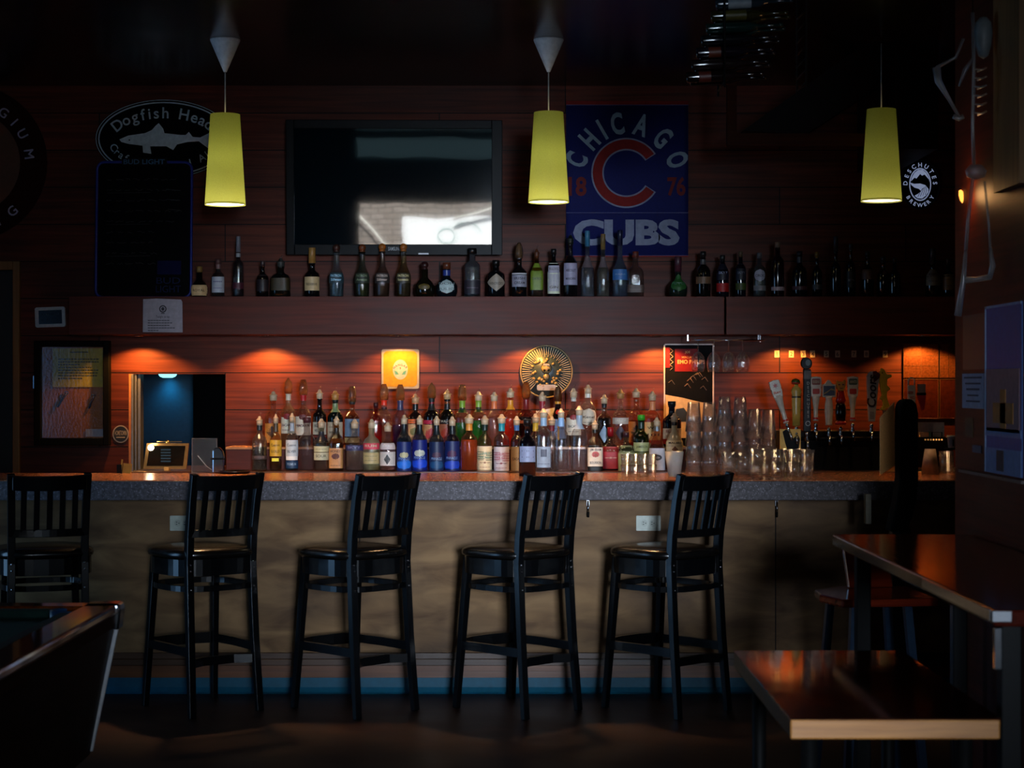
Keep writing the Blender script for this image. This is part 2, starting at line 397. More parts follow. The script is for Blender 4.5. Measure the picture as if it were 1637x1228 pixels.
window('window_2', .5, 1.6, 1.2, 2.5, YB - .06, emis('#a8c8ff', 0.6, 'frosted_daylight_pane'))
window('added_glow_band', WX0, 1.6, 2.95, 3.25, YB - .06, emis('#8ab4c0', 0.22, 'added_glow_pane'), .02)  # invented glowing band, unseen, gives the television its pale top reflection
e = empty('door_2', (XL - .06, 8.15, 0)); struct(e)
MB().box(-.03, .03, -.83, -.72, .02, 2.28).box(-.03, .03, .72, .83, .02, 2.28).box(-.03, .03, -.72, .72, .02, .16).box(-.03, .03, -.72, .72, 2.16, 2.28).build('door_frame', M_BLACK, e)
MB().box(-.005, .005, -.72, .72, .16, 2.16).build('pane', emis('#6fa8e8', 0.55, 'evening_door_glass'), e)
# door on the back wall, honey wood casing
e = empty('door_1', (0, WY, 0)); struct(e)
MB().box(DX1, PX(33, WY), -.03, .1, 0, PZ(418, WY)).box(DX0, DX1, -.03, .1, DZ, PZ(418, WY)).build('door_frame', M_DOORW, e, bevel=.004)
MB().box(DX0 + .02, DX1, .05, .09, 0, DZ).build('dark_gap_sheet', plain('#070506', .5, name='doorway_dark'), e)  # black sheet stands in for the dark gap inside the door frame
# kitchen behind the pass-through
M_BLUEWALL = plain('#083048', 0.7, name='blue_kitchen_wall'); M_ALU = plain('#8c8a8a', .35, metal=.7, name='brushed_aluminium')
slab('wall_kitchen', M_BLUEWALL, [(OX0 - .5, OX1 + .6, 12.15, 12.25, 0, CEIL), (OX0 - .6, OX0 - .5, WY + .12, 12.25, 0, CEIL), (OX1 + .5, OX1 + .6, WY + .12, 12.25, 0, CEIL)])
m = MB(); x = OX0
for a, b in ((0, .014), (.018, .03), (.034, .05)): m.box(x + a, x + b, WY - .012 + a, WY + .12, OZ0, OZ1)
struct(m.build('trim_1', M_ALU, bevel=.002))
slab('trim_2', plain('#b06a34', .5, name='light_wood_jamb'), [(OX0 - .014, OX0, WY - .008, WY + .05, OZ0, OZ1)])
slab('trim_3', M_SHELF, [(OX0 - .02, OX1 + .02, WY - .1, WY + .14, OZ0 - .04, OZ0)])
slab('wall_kitchen_panel', plain('#030304', .8, spec=.05, name='black_refrigerator_side'), [(PX(313, 11.7), OX1 + .45, 11.6, 12.1, 0, 2.2)])
LZ = PZ(604, 12.0)
e = empty('ceiling_lamp', (PX(268, 12.0), 12.0, LZ), 0, 'domed lamp with a cyan glow seen through the kitchen opening', 'lamp')
MB().lathe([(.001, .0), (.03, .0), (.05, .008), (.058, .02), (.058, .03)]).build('lamp_glass', emis('#8ae8f4', 2.0, 'cyan_lamp_glass'), e)
MB().lathe([(.06, .03), (.06, .045), (.01, .05)]).tube([(0, 0, .05), (0, 0, CEIL - LZ)], .006).build('lamp_base', M_ALU, e)
light('cyan_lamp_light', 'SPOT', (PX(268, 12.06), 12.10, LZ - .004), 5.0, (.04, .62, .95), (math.radians(4), 0, 0), spot_size=math.radians(120), spot_blend=1, shadow_soft_size=.05)

# bar structure -------------------------------------------------------
BT = 1.068
BX0, BX1 = XL + .005, 2.95
e = empty('bar', (0, 9.0, 0), 0, 'long bar with plywood front, speckled stone edge and dark blue kick base', 'bar')
MB().box(BX0, BX1, .30, .34, .075, .972).build('front_panel', M_PLY, e)
MB().box(BX0, BX1, .0, .04, .972, BT - .004).build('stone_edge', M_STONE, e, bevel=.004)
MB().box(BX0, BX1, .012, .75, BT - .04, BT).build('bar_top', M_TOP, e, bevel=.004)
MB().box(BX0, BX1, .285, .30, .168, .20).box(BX0, BX1, .29, .30, .135, .168).build('base_moulding', woodmat('base_moulding_wood', '#3a2415', '#5a3a22'), e, bevel=.003)
MB().box(BX0, BX1, .292, .30, .075, .135).build('base_board', woodmat('base_board_wood', '#5a3014', '#7a451e'), e)
pts = [(.28, .0), (.292, .0), (.292, .076), (.288, .076), (.284, .03), (.272, .008), (.262, 0.0)]
mm = MB(); n = len(pts)
mm.add([(BX0, y, z) for y, z in pts] + [(BX1, y, z) for y, z in pts], [(i, (i + 1) % n, (i + 1) % n + n, i + n) for i in range(n)])
mm.box(BX0, BX1, .292, .30, 0, .076)
mm.build('kick_base', plain('#0a5068', .5, spec=.2, name='blue_rubber_base'), e)
MB().box(BX0, BX1, .34, .72, .1, BT - .045).build('back_panel', M_BLACK, e)
# back counter and riser
CT = PZ(752, 10.5)
CL, CR = PX(212, 10.4), PX(1560, 10.4)
e = empty('back_counter', (0, 10.35, 0), 0, 'low wooden back counter behind the bar carrying the liquor bottles', 'counter')
MB().box(CL, CR, 0, .78, CT - .04, CT).build('counter_top', woodmat('counter_wood', '#3a1a0e', '#522815', rough=.3), e, bevel=.003)
MB().box(CL + .02, CR - .02, .03, .78, 0, CT - .04).build('cabinet', M_BLACK, e)
RZ = PZ(715, 10.58)
e = empty('bottle_riser', (0, 10.6, CT), 0, 'long reddish wooden step behind the front row of bottles', 'riser')
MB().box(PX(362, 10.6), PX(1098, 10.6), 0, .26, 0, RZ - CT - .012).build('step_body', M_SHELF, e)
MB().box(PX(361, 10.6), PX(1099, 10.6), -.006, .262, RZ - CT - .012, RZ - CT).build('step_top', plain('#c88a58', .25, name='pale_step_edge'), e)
# upper shelf (two lengths) -------------------------------------------
SZ0, SZ1 = PZ(535, 10.85), PZ(475, 10.85)
for xa, xb, lb in ((PX(110, 10.85), PX(1158, 10.85), 'long boxed red wood shelf carrying the row of bottles below the television'),
                   (PX(1161, 10.85), 3.2, 'dark end section of the boxed wood shelf above the beer taps')):
    e = empty('wall_shelf', ((xa + xb) / 2, 10.85, SZ0), 0, lb, 'shelf', 'boxed shelf sections along the bar wall'); w = (xb - xa) / 2
    MB().box(-w, w, 0, .02, 0, SZ1 - SZ0 + .004).build('front_board', M_SHELF, e, bevel=.002)
    MB().box(-w, w, .02, .348, SZ1 - SZ0 - .02, SZ1 - SZ0).build('shelf_board', M_SHELF, e)
    MB().box(-w, w, .02, .348, 0.0, .02).build('soffit_board', M_SHELF, e)
# puck lights
pk = [(220, 'first puck light under the shelf, above the kitchen opening'), (428, 'puck light under the shelf beside the kitchen opening'),
      (637, 'puck light under the shelf above the yellow card'), (845, 'puck light under the shelf above the round skull medallion'),
      (1052, 'puck light under the shelf beside the framed poster'), (1262, 'puck light under the shelf above the numbered cards'),
      (1478, 'last puck light under the shelf, above the copper sheets')]
for px, lb in pk:
    X = PX(px, 11.04); e = empty('puck_light', (X, 11.04, SZ0), 0, lb, 'light', 'puck lights under the wall shelf')
    MB().lathe([(.001, -.004), (.026, -.004)], seg=24, caps=False).build('lens', emis('#ffd9a0', 14, 'puck_lens'), e)
    MB().lathe([(.026, -.006), (.034, -.006), (.036, 0), (.026, 0)], seg=24).build('housing', M_CHROME, e)
    light('puck_light_beam', 'SPOT', (X, 11.035, SZ0 - .008), (30 if px in (637, 845) else 44) if px < 1200 else 27, (1.0, .45, .09), (math.radians(4), 0, 0),
          spot_size=math.radians(136), spot_blend=.36, shadow_soft_size=.022)

# pendants ------------------------------------------------------------
M_SHADE, t, out = nt('yellow_green_lamp_shade')
d1 = N(t, 'ShaderNodeBsdfDiffuse'); d2 = N(t, 'ShaderNodeBsdfTranslucent'); mx = N(t, 'ShaderNodeMixShader'); mx.inputs[0].default_value = .38
gl = N(t, 'ShaderNodeBsdfGlossy'); gl.inputs['Roughness'].default_value = .3; mg = N(t, 'ShaderNodeMixShader'); mg.inputs[0].default_value = .04
no = N(t, 'ShaderNodeTexNoise'); no.inputs['Scale'].default_value = 90; r = ramp(t, lin('#98a454'), lin('#a8b25e')); t.links.new(no.outputs['Fac'], r.inputs[0])
t.links.new(r.outputs[0], d1.inputs[0]); t.links.new(r.outputs[0], d2.inputs[0])
t.links.new(d1.outputs[0], mx.inputs[1]); t.links.new(d2.outputs[0], mx.inputs[2])
t.links.new(mx.outputs[0], mg.inputs[1]); t.links.new(gl.outputs[0], mg.inputs[2]); t.links.new(mg.outputs[0], out.inputs[0])
PD = 9.7
for px, yt, yb, wt, wb, k, lb in ((360, 183, 328, 47, 65, 1.0, 'yellow-green cone pendant in front of the oval fish sign'),
                        (877, 180, 324, 47, 65, 1.0, 'yellow-green cone pendant beside the blue team banner'),
                        (1409, 175, 322, 46, 65, .55, 'yellow-green cone pendant beside the oval river sign, dimmer than the others')):
    zb, zt = PZ(yb, PD), PZ(yt, PD); e = empty('pendant_lamp', (PX(px, PD), PD, zb), 0, lb, 'lamp', 'cone pendants over the bar')
    rt, rb = S(wt / 2, PD), S(wb / 2, PD); h = zt - zb
    MB().lathe([(rb, 0), (rt, h), (rt * .3, h + .003)], seg=48, caps=False).build('lamp_shade', M_SHADE, e)
    MB().tube([(0, 0, h), (0, 0, CEIL - zb - .02)], .0035).build('cord', plain('#b8b2a4', .5, name='pale_cord'), e)
    MB().lathe([(.001, .006), (rb * .965, .006)], seg=40, caps=False).build('diffuser', emis('#ffe2b8', 9.0 * (1 if k == 1 else .55), 'pendant_diffuser'), e)
    if k == 1:
        MB().lathe([(.008, -S(52, PD)), (S(24, PD), -.006), (S(24, PD), 0), (.002, 0)], c=(0, 0, CEIL - zb), seg=40, caps=False).build('ceiling_cone', plain('#f2f0f0', .45, name='off_white_plastic'), e)
    light('pendant_bulb', 'POINT', (PX(px, PD), PD, zb + h * .5), .36 * k ** 3, (1, .84, .50), shadow_soft_size=.03)
    light('pendant_downlight', 'SPOT', (PX(px, PD), PD, zb - .01), 150.0 * k * k * (1 if k == 1 else .6), (1, .55, .24), spot_size=math.radians(84), spot_blend=.6, shadow_soft_size=.08)

# television ----------------------------------------------------------
TD = 11.0
tvx, tvz = PX(630.5, TD), PZ(300, TD); tw, th = S(345, TD) / 2, S(215, TD) / 2
tv = empty('television', (tvx, TD, tvz), 0, 'wall-mounted black flat television reflecting the street window', 'television')
tv.rotation_euler = (math.radians(3.2), 0, math.radians(1.2))
M_TVB = plain('#04060a', .35, spec=.07, name='gloss_black_bezel')
sx0, sx1, sz0, sz1 = -tw + S(13, TD), tw - S(17, TD), -th + S(17, TD), th - S(14, TD)
MB().prism(rrect(-tw, tw, -th, th, .015), .0, .07).build('housing', M_BLACK, tv)
m = MB().box(-tw, sx0, -.012, .0, -th, th).box(sx1, tw, -.012, 0, -th, th).box(sx0, sx1, -.012, 0, -th, sz0).box(sx0, sx1, -.012, 0, sz1, th)
m.build('bezel', M_TVB, tv, bevel=.003)
scr, t, out = nt('tv_screen_glass'); b = N(t, 'ShaderNodeBsdfPrincipled'); b.inputs['Base Color'].default_value = lin('#08161c')
b.inputs['Roughness'].default_value = .035; b.inputs['IOR'].default_value = 2.2; b.inputs['Coat Weight'].default_value = 1.0; b.inputs['Coat IOR'].default_value = 1.9; b.inputs['Coat Roughness'].default_value = .012
no = N(t, 'ShaderNodeTexNoise'); no.inputs['Scale'].default_value = 1.6; bu = N(t, 'ShaderNodeBump'); bu.inputs['Strength'].default_value = .05; bu.inputs['Distance'].default_value = .02
tc = N(t, 'ShaderNodeTexCoord'); t.links.new(tc.outputs['Object'], no.inputs['Vector']); t.links.new(no.outputs['Fac'], bu.inputs['Height']); t.links.new(bu.outputs[0], b.inputs['Coat Normal'])
t.links.new(b.outputs[0], out.inputs[0])
MB().box(sx0, sx1, -.008, .0, sz0, sz1).build('screen', scr, tv)
text(MB(), 'SAMSUNG', 0, -th + S(7, TD), -.0135, .03, .01, width=S(20, TD)).build('lettering', plain('#70757c', .4), tv)
MB().box(.14, .2, -.0135, -.012, -th + .003, -th + .012).build('badge', plain('#9aa0a8', .3), tv)
MB().box(-.2, .2, .07, .17, -.15, .15).build('wall_bracket', M_BLACK, tv)

# street seen only by reflection --------------------------------------
bm, t, out = nt('street_brick'); b = N(t, 'ShaderNodeBsdfPrincipled'); b.inputs['Roughness'].default_value = .9
br = N(t, 'ShaderNodeTexBrick'); br.inputs['Scale'].default_value = 1; br.inputs['Brick Width'].default_value = .28; br.inputs['Row Height'].default_value = .1; br.inputs['Mortar Size'].default_value = .012
br.inputs['Color1'].default_value = lin('#80766e'); br.inputs['Color2'].default_value = lin('#968c86'); br.inputs['Mortar'].default_value = lin('#5a5450')
t.links.new(coords(t, 'XZY'), br.inputs['Vector']); t.links.new(br.outputs['Color'], b.inputs['Base Color']); t.links.new(b.outputs[0], out.inputs[0])
tag(MB().box(-9, 7, -10.3, -10, 0, 5).build('brick_building', bm), 'brick building across the street, reflected in the television', 'building')
struct(MB().box(-9, 7, -10, YB - .3, -.1, 0).build('pavement', plain('#55565a', .9, name='asphalt')))
e = empty('wall_banner', (-.12, -9.96, 1.2), 0, 'white banner on the brick building outside, reflected in the television', 'banner')
MB().prism([(-.68, 0), (.80, 0), (.86, .83), (.3, .81), (-.2, .84), (-.68, .88)], 0, .01).build('sheet', plain('#f2f6fa', .8, name='white_banner_cloth'), e, rot=(0, 0, PI))
MB().ring(-.1, .5, .16, .14, .012, .016).ring(.2, .5, .25, .235, .012, .016, a0=.3, a1=2.4).build('drawing', plain('#7aa8a0', .6), e)
for p, lb in (([(-1.8, -9.8, 2.15), (-1.0, -9.8, 1.3), (-.9, -9.8, 1.1)], 'pale cable sloping across the brick building, beside the reflected banner'), ([(1.2, -9.8, 2.4), (.3, -9.8, 2.12), (-.1, -9.8, 2.0)], 'pale cable above the banner on the brick building')):
    tag(MB().tube(p, .022).build('cable', M_WHITE), lb, 'cable', 'cables outside')

# ================================================================ BAR STOOLS
def make_stool(loc, rz, lb):
    e = empty('bar_stool', loc, rz, lb, 'stool', 'black bar stools along the bar')
    w, d = .165, .19          # half spacings of the legs at the floor
    SH = .735
    W = M_BLACKW
    def rear(s):
        pts = [(s * (w + .012), -d - .045, 0), (s * (w + .004), -d - .012, .35), (s * w, -d + .01, .70), (s * (w + .001), -d + .002, .83), (s * (w + .004), -d - .028, 1.0), (s * (w + .008), -d - .06, 1.118)]
        ts = [.013, .016, .018, .018, .016, .014]
        return MB().beam(pts, .0175, ts, (1, 0, 0))
    for s in (-1, 1):
        rear(s).build('leg', W, e, bevel=.003)
        MB().beam([(s * (w + .02), d + .025, 0), (s * (w - .006), d - .03, SH - .02)], [.014, .018], [.014, .018], (1, 0, 0)).build('leg', W, e, bevel=.003)
    def oval(z, rx, ry, n=36, p=3.2):
        out = []
        for i in range(n):
            a = 2 * PI * i / n; c, s_ = math.cos(a), math.sin(a)
            out.append((rx * math.copysign(abs(c) ** (2 / p), c), ry * math.copysign(abs(s_) ** (2 / p), s_), z))
        return out
    def band(z, rx, ry, h, t): return MB().beam(oval(z, rx, ry), h, t, (0, 0, 1), closed=True)
    band(SH - .052, .205, .205, .038, .009).build('seat_frame', W, e)
    band(.585, .192, .2, .013, .008).build('stretcher', W, e)
    # foot rail: flat boards round the legs with a bowed rear
    m = MB()
    for s in (-1, 1): m.beam([(s * (w + .01), -d, .30), (s * (w + .014), 0, .302), (s * (w + .012), d + .01, .30)], .02, .010, (0, 0, 1))
    m.beam([(-w - .01, d + .015, .30), (-w * .4, d + .045, .30), (w * .4, d + .045, .30), (w + .01, d + .015, .30)], .026, .010, (0, 0, 1))
    m.beam([(-w, -d - .012, .245), (-w * .5, -d + .035, .245), (w * .5, -d + .035, .245), (w, -d - .012, .245)], .02, .009, (0, 0, 1))
    m.build('foot_rail', W, e)
    # padded seat
    m = MB(); rings = []; lv = [(.90, 0), (.985, .006), (1.0, .018), (.985, .032), (.90, .043), (.6, .052), (.2, .055)]
    n = 36
    vs_ = []
    for k, dz in lv:
        for x, y, z in oval(SH - .012, .224 * k, .224 * k, n, 3.4): vs_.append((x, y, z + dz))
    fs = [(i * n + j, i * n + (j + 1) % n, (i + 1) * n + (j + 1) % n, (i + 1) * n + j) for i in range(len(lv) - 1) for j in range(n)]
    fs.append(tuple(range((len(lv) - 1) * n, len(lv) * n))); fs.append(tuple(reversed(range(n))))
    m.add(vs_, fs, True); m.build('seat', M_VINYL, e)
    # curved top rail, lower rail, slats
    def bow(x, z, depth=.035): return -d + .0 - (z - .83) * .21 - .004 + depth * 0 - depth * (1 - (x / w) ** 2)
    xs = [w * (-1 + 2 * i / 10) for i in range(11)]
    m = MB().beam([(x, bow(x, 1.08, .03), 1.073 + .004 * (x / w) ** 2) for x in xs], .034, .009, (0, -.2, 1)); m.build('top_rail', W, e, bevel=.003)
    m = MB().beam([(x, bow(x, .845, .03), .842) for x in xs], .018, .008, (0, 0, 1)); m.build('lower_rail', W, e, bevel=.002)
    for i in range(5):
        x = w * (-.70 + 1.4 * i / 4)
        MB().beam([(x, bow(x, .85, .03), .85), (x, bow(x, 1.05, .03), 1.055)], .013, .005, (1, 0, 0)).build('slat', W, e)
    for s in (-1, 1):
        for z in (.70, .67, .585):
            MB().lathe([(.001, 0), (.005, .001), (.005, .004)], c=(s * w, -d - .0115 - (.7 - z) * .06, z), axis='Y', seg=8).build('screw', M_CHROME, e)
    return e
for x, y, deg, lb in ((-2.21, 8.86, 20, 'black slat-back bar stool nearest the pool table, seat cut off by the frame edge'),
                      (-1.465, 8.86, 38, 'black slat-back bar stool beside the half-hidden outlet, below the tablet'),
                      (-.745, 8.84, 45, 'black slat-back bar stool under the pale frosted bottle with red lettering'),
                      (.02, 8.84, 45, 'black slat-back bar stool under the dark wine bottle'),
                      (.722, 8.84, 44, 'black slat-back bar stool next to the fully visible outlet, below the pint glasses')):
    make_stool((x, y, 0), math.radians(deg), lb)

# hooks and outlets on the bar front
for px, lb in ((940, 'chrome coat hook under the bar edge with a dark tip, between two stools'), (1241, 'chrome coat hook under the dark end of the bar')):
    e = empty('coat_hook', (PX(px, 9.29), 9.29, .955), 0, lb, 'hook', 'hooks under the bar')
    MB().box(-.008, .008, -.004, .01, -.03, .017).build('mounting_plate', M_CHROME, e, bevel=.002)
    MB().tube([(0, -.004, -.005), (0, -.03, -.02), (0, -.036, -.045), (0, -.022, -.06)], .004).build('hook_arm', M_CHROME, e)
    MB().lathe([(.001, 0), (.006, .004), (.006, .03), (.003, .035)], c=(0, -.02, -.085)).build('hook_tip', M_BLACK, e)
for px0, px1, lb in ((272, 309, 'ivory double power outlet half hidden behind a stool post'), (1017, 1056, 'ivory double power outlet on the lit bar front, fully visible')):
    D = 9.3; X0, X1 = PX(px0, D), PX(px1, D); z0, z1 = PZ(848.5, D), PZ(824.5, D)
    e = empty('power_outlet', ((X0 + X1) / 2, D, (z0 + z1) / 2), 0, lb, 'outlet', 'power outlets on the bar front'); w, h = (X1 - X0) / 2, (z1 - z0) / 2
    MB().prism(rrect(-w, w, -h, h, .004), -.006, 0).build('cover_plate', plain('#a9b0a2', .4, name='ivory_plastic'), e)
    for s in (-1, 1):
        o = MB().prism(ell(s * w * .34, 0, .016, .018, 20), -.008, -.006).build('socket', plain('#9aa194', .4), e)
        MB().box(s * w * .34 - .008, s * w * .34 - .001, -.009, -.008, .004, .007).box(s * w * .34 - .008, s * w * .34 - .001, -.009, -.008, -.007, -.004).lathe([(.0025, -.009), (.0025, -.008)], c=(s * w * .34 + .007, 0, 0), axis='Y', seg=8).build('slots', M_BLACK, o)

# ================================================================ POOL TABLE
e = empty('pool_table', (-1.27, 6.1, 0), 0, 'pool table corner with green cloth, glossy wooden rail and chrome corner trim', 'pool table')
L, Wd, T = 2.5, 1.4, .82         # runs toward the camera and out of frame
MB().box(-Wd + .13, -.13, -L + .13, -.13, T - .06, T - .035).build('playing_cloth', plain('#0e5a50', .9, name='green_cloth', scale=200), e)
M_RAIL = woodmat('glossy_rail_wood', '#7a3410', '#b8601c', axes='YXZ', rough=.07, coat=.8, bump=.05)
M_SKIRT = woodmat('dark_skirt_wood', '#1c0a07', '#2c110a', axes='YZX', rough=.6, spec=.1)
def rail(name, x0, x1, y0, y1): MB().box(x0, x1, y0, y1, T - .032, T).build(name, M_RAIL, e, bevel=.010); MB().box(x0 + .004, x1 - .004, y0 + .004, y1 - .004, T - .07, T - .032).build('rail_skirt', M_SKIRT, e)
rail('rail', -.11, 0, -L, -.02); rail('rail', -Wd, -Wd + .11, -L, -.02); rail('rail', -Wd + .02, -.02, -.11, 0); rail('rail', -Wd + .02, -.02, -L, -L + .11)
for x0, x1, y0, y1 in ((-.15, -.11, -L + .2, -.18), (-Wd + .11, -Wd + .15, -L + .2, -.18), (-Wd + .2, -.2, -.15, -.11)):
    MB().box(x0, x1, y0, y1, T - .035, T - .006).build('cushion', plain('#0a3f38', .8, name='cushion_cloth'), e, bevel=.006)
b0, t0 = [(-Wd + .1, -L + .1, .34), (-.085, -L + .1, .34), (-.085, -.08, .34), (-Wd + .1, -.08, .34)], [(-Wd + .02, -L + .02, T - .07), (-.02, -L + .02, T - .07), (-.02, -.015, T - .07), (-Wd + .02, -.015, T - .07)]
MB().hexa(b0, t0).build('cabinet', woodmat('dark_cabinet_wood', '#1c0a07', '#2c110a', axes='YZX', rough=.55, spec=.2), e)
for x, y in ((-.2, -.2), (-Wd + .2, -.2), (-.2, -L + .2), (-Wd + .2, -L + .2)): MB().box(x - .06, x + .06, y - .06, y + .06, 0, .34).build('leg', M_BLACK, e, bevel=.006)
MB().prism([(-.10, 0), (0.004, 0), (0.012, -.02), (.004, -.085), (-.05, -.085), (-.05, -.04), (-.10, -.04)], -.07, .008).build('corner_casting', M_CHROME, e, loc=(0, 0, T + .004), bevel=.006)
MB().beam([(-.012, -.012, T - .08), (-.082, -.075, .35)], .0065, .0065, (1, 0, 0)).build('corner_trim', plain('#f4f8ff', .3, name='bright_trim_metal'), e, bevel=.004)
for y in (-.16, -1.30): MB().lathe([(.05, -.06), (.055, .0), (.062, .004), (.062, -.06)], c=(-.13, y, T - .008), seg=24, caps=False).build('pocket_liner', plain('#2a5f9a', .3, name='blue_pocket_liner'), e)

# ================================================================ TABLES ON THE RIGHT
e = empty('cafe_table', (.895, 4.93, 0), 0, 'low table with glossy reddish top and thick pale wood edge nearest the camera', 'table')
w, dn, df, z = .245, -.55, .56, .75
MB().box(-w, w, dn, df, z - .05, z - .004).build('edge_board', M_EDGE, e, bevel=.004)
MB().box(-w - .002, w + .002, dn - .002, df + .002, z - .004, z).build('table_top', M_REDW, e, bevel=.001)
for x, y in ((-w + .06, dn + .1), (w - .06, dn + .1), (-w + .06, df - .1), (w - .06, df - .1)): MB().tube([(x, y, 0), (x, y, z - .05)], .02).build('leg', M_BLACK, e)
e = empty('ledge_table', (1.37, 5.5, 0), 0, 'high dark table along the partition, behind the low pale-edged table', 'table')
MB().box(-.24, .24, -1.1, 1.12, .96, 1.0).build('table_top', woodmat('dark_red_table_wood', '#260a05', '#40130a', axes='YXZ', rough=.12, coat=0, spec=.3), e, bevel=.006)
MB().beam([(-.243, -1.08, .985), (-.243, -.35, .985)], .012, .002, (0, 0, 1)).beam([(-.243, -1.1, .985), (-.2, -1.103, .985)], .012, .002, (0, 0, 1)).build('edge_strip', M_CHROME, e)
for y in (-.95, .95): MB().box(-.19, -.14, y - .025, y + .025, 0, .96).build('leg', M_BLACK, e, bevel=.004)
for y in (-.95, .95): MB().box(.14, .19, y - .025, y + .025, 0, .96).build('leg', M_BLACKW, e, bevel=.004)
MB().box(-.235, -.22, -1.09, -1.07, .86, .955).build('corner_bracket', M_CHROME, e)
# wooden seat stool beyond the high table
e = empty('wooden_stool', (PX(1385, 7.0), 7.0, 0), math.radians(8), 'stool with broad reddish wooden seat and dark metal legs beside the high table', 'stool')
z = .755
M_STOOLW = woodmat('red_lacquered_plywood', '#7a2410', '#a03a1c', axes='XYZ', rough=.15, coat=.6)
MB().prismz([(-.17, -.24), (.19, -.24), (.22, .16), (-.02, .22), (-.17, .1), (-.2, -.06)], z - .03, z).build('seat', M_STOOLW, e, bevel=.008)
MB().hexa([(-.03, .12, z + .0), (.15, .13, z + .0), (.15, .15, z + .0), (-.03, .14, z + .0)], [(-.05, .15, z + .20), (.13, .16, z + .20), (.13, .18, z + .20), (-.05, .17, z + .20)]).build('backrest', M_STOOLW, e, bevel=.006)
for x, y in ((-.1, -.16), (.1, -.16), (-.1, .12), (.12, .12)):
    MB().beam([(x * 1.5, y * 1.4, 0), (x, y, z - .03)], .014, .014, (1, 0, 0)).build('leg', plain('#2a4058', .3, metal=.6, name='blue_grey_steel'), e)
MB().tube([(-.13, -.2, .3), (.13, -.2, .3), (.15, .15, .3), (-.13, .15, .3)], .009, closed=True).build('foot_ring', M_BLACK, e)
# padded chair back at the bar end
D = 8.3; e = empty('bar_chair', (PX(1437, D), D, 0), 0, 'tall rounded black chair back with tan side panel at the dark end of the bar', 'chair')
def cz(y): return PZ(y, D)
def cx_(x): return PX(x, D) - PX(1437, D)
poly = [(cx_(1437), cz(765)), (cx_(1437), cz(652)), (cx_(1440), cz(643)), (cx_(1447), cz(638)), (cx_(1457), cz(638)), (cx_(1464), cz(646)), (cx_(1467), cz(660)), (cx_(1467), cz(765)), (cx_(1465), cz(800)), (cx_(1450), cz(850)), (cx_(1421), cz(850)), (cx_(1432), cz(800))]
MB().prism(poly, -.02, .10).build('padded_back', plain('#080605', .8, spec=.1, name='black_upholstery'), e, bevel=.012)
f = [(cx_(1405), cz(760)), (cx_(1438), cz(746)), (cx_(1437), cz(643)), (cx_(1405), cz(667))]
MB().hexa([(f[0][0], -.03, f[0][1]), (f[1][0], .09, f[1][1]), (f[1][0], .11, f[1][1]), (f[0][0], -.01, f[0][1])],
          [(f[3][0], -.03, f[3][1]), (f[2][0], .09, f[2][1]), (f[2][0], .11, f[2][1]), (f[3][0], -.01, f[3][1])]).build('side_panel', plain('#e8a25c', .8, name='tan_fabric', scale=150), e, bevel=.004)
MB().box(-.03, .05, -.01, .07, .05, cz(845)).build('post', M_BLACKW, e)
MB().lathe([(.2, 0), (.2, .02), (.04, .05)], c=(.01, .03, 0)).build('base', M_BLACK, e)
MB().box(cx_(1415), cx_(1424), .45, .5, cz(850) , cz(800)).build('pale_strip', plain('#6a6048', .5), e)

# posters on the partition -------------------------------------------
def part_panel(name, px0, px1, y0, y1, mat, t=.004):
    """flat sheet on the partition plane, between two image columns at heights measured at its near edge"""
    d0, d1 = 3000 * XR / (px0 - CX), 3000 * XR / (px1 - CX)
    z0, z1 = PZ(y1, d1), PZ(y0, d1)
    return (d0, d1, z0, z1)
def sheet(name, px0, px1, y0, y1, mat, lb, cat, far_to=None, t=.004):
    d0, d1, z0, z1 = part_panel(name, px0, px1, y0, y1, mat)
    if far_to: d1 = far_to
    e = empty(name, (XR, (d0 + d1) / 2, z0), 0, lb, cat)
    h = (d0 - d1) / 2
    MB().box(-t, 0, -h, h, 0, z1 - z0).build('sheet', mat, e)
    return e, h, z1 - z0, t
e, h, zz, t_ = sheet('beer_poster', 1577, 1612, 485, 760, plain('#1c4f9c', .5, name='blue_poster_paper'), 'tall blue poster with a golden drink picture on the partition', 'poster', far_to=5.95)
MB().box(-t_ - .002, -t_, -h * .9, h * .9, zz * .25, zz * .62).build('picture_field', plain('#8a6a70', .6), e)
MB().box(-t_ - .004, -t_ - .002, -h * .6, h * .5, zz * .30, zz * .42).box(-t_ - .004, -t_ - .002, -h * .2, h * .1, zz * .27, zz * .5).build('golden_picture', plain('#a86a18', .6), e)
MB().box(-t_ - .002, -t_, -h * .98, h * .98, 0, zz * .15).box(-t_ - .002, -t_, -h * .98, h * .98, zz * .22, zz * .27).build('pale_field', plain('#6a8ab8', .6), e)
MB().box(-t_ - .004, -t_ - .002, -h * .1, h * .3, .01, zz * .14).build('dark_print', plain('#0c1c30', .6), e)
MB().box(-t_ - .003, -t_, -h, h, zz * .985, zz).box(-t_ - .003, -t_, h * .95, h, 0, zz).build('pale_border', plain('#8aa0c0', .6), e)
e, h, zz, t_ = sheet('notice', 1540, 1575, 597, 654, plain('#94a4bc', .6, name='pale_blue_paper'), 'pale blue typed notice pinned on the partition', 'notice')
m = MB()
for k, (wf, hf) in enumerate(((.8, .05), (.7, .05), (.6, .06), (.5, .05), (.62, .05))): m.box(-t_ - .001, -t_, -h * wf, h * wf, zz * (.86 - k * .17), zz * (.86 - k * .17 + hf))
m.build('print', plain('#2a3448', .6), e)
sheet('poster', 1541, 1576, 500, 590, plain('#0a0a0c', .4, name='black_poster'), 'black poster above the pale blue notice on the partition', 'poster')
sheet('paper_note', 1544, 1556, 668, 700, plain('#5a3a14', .7), 'small brown note below the pale blue notice', 'note')
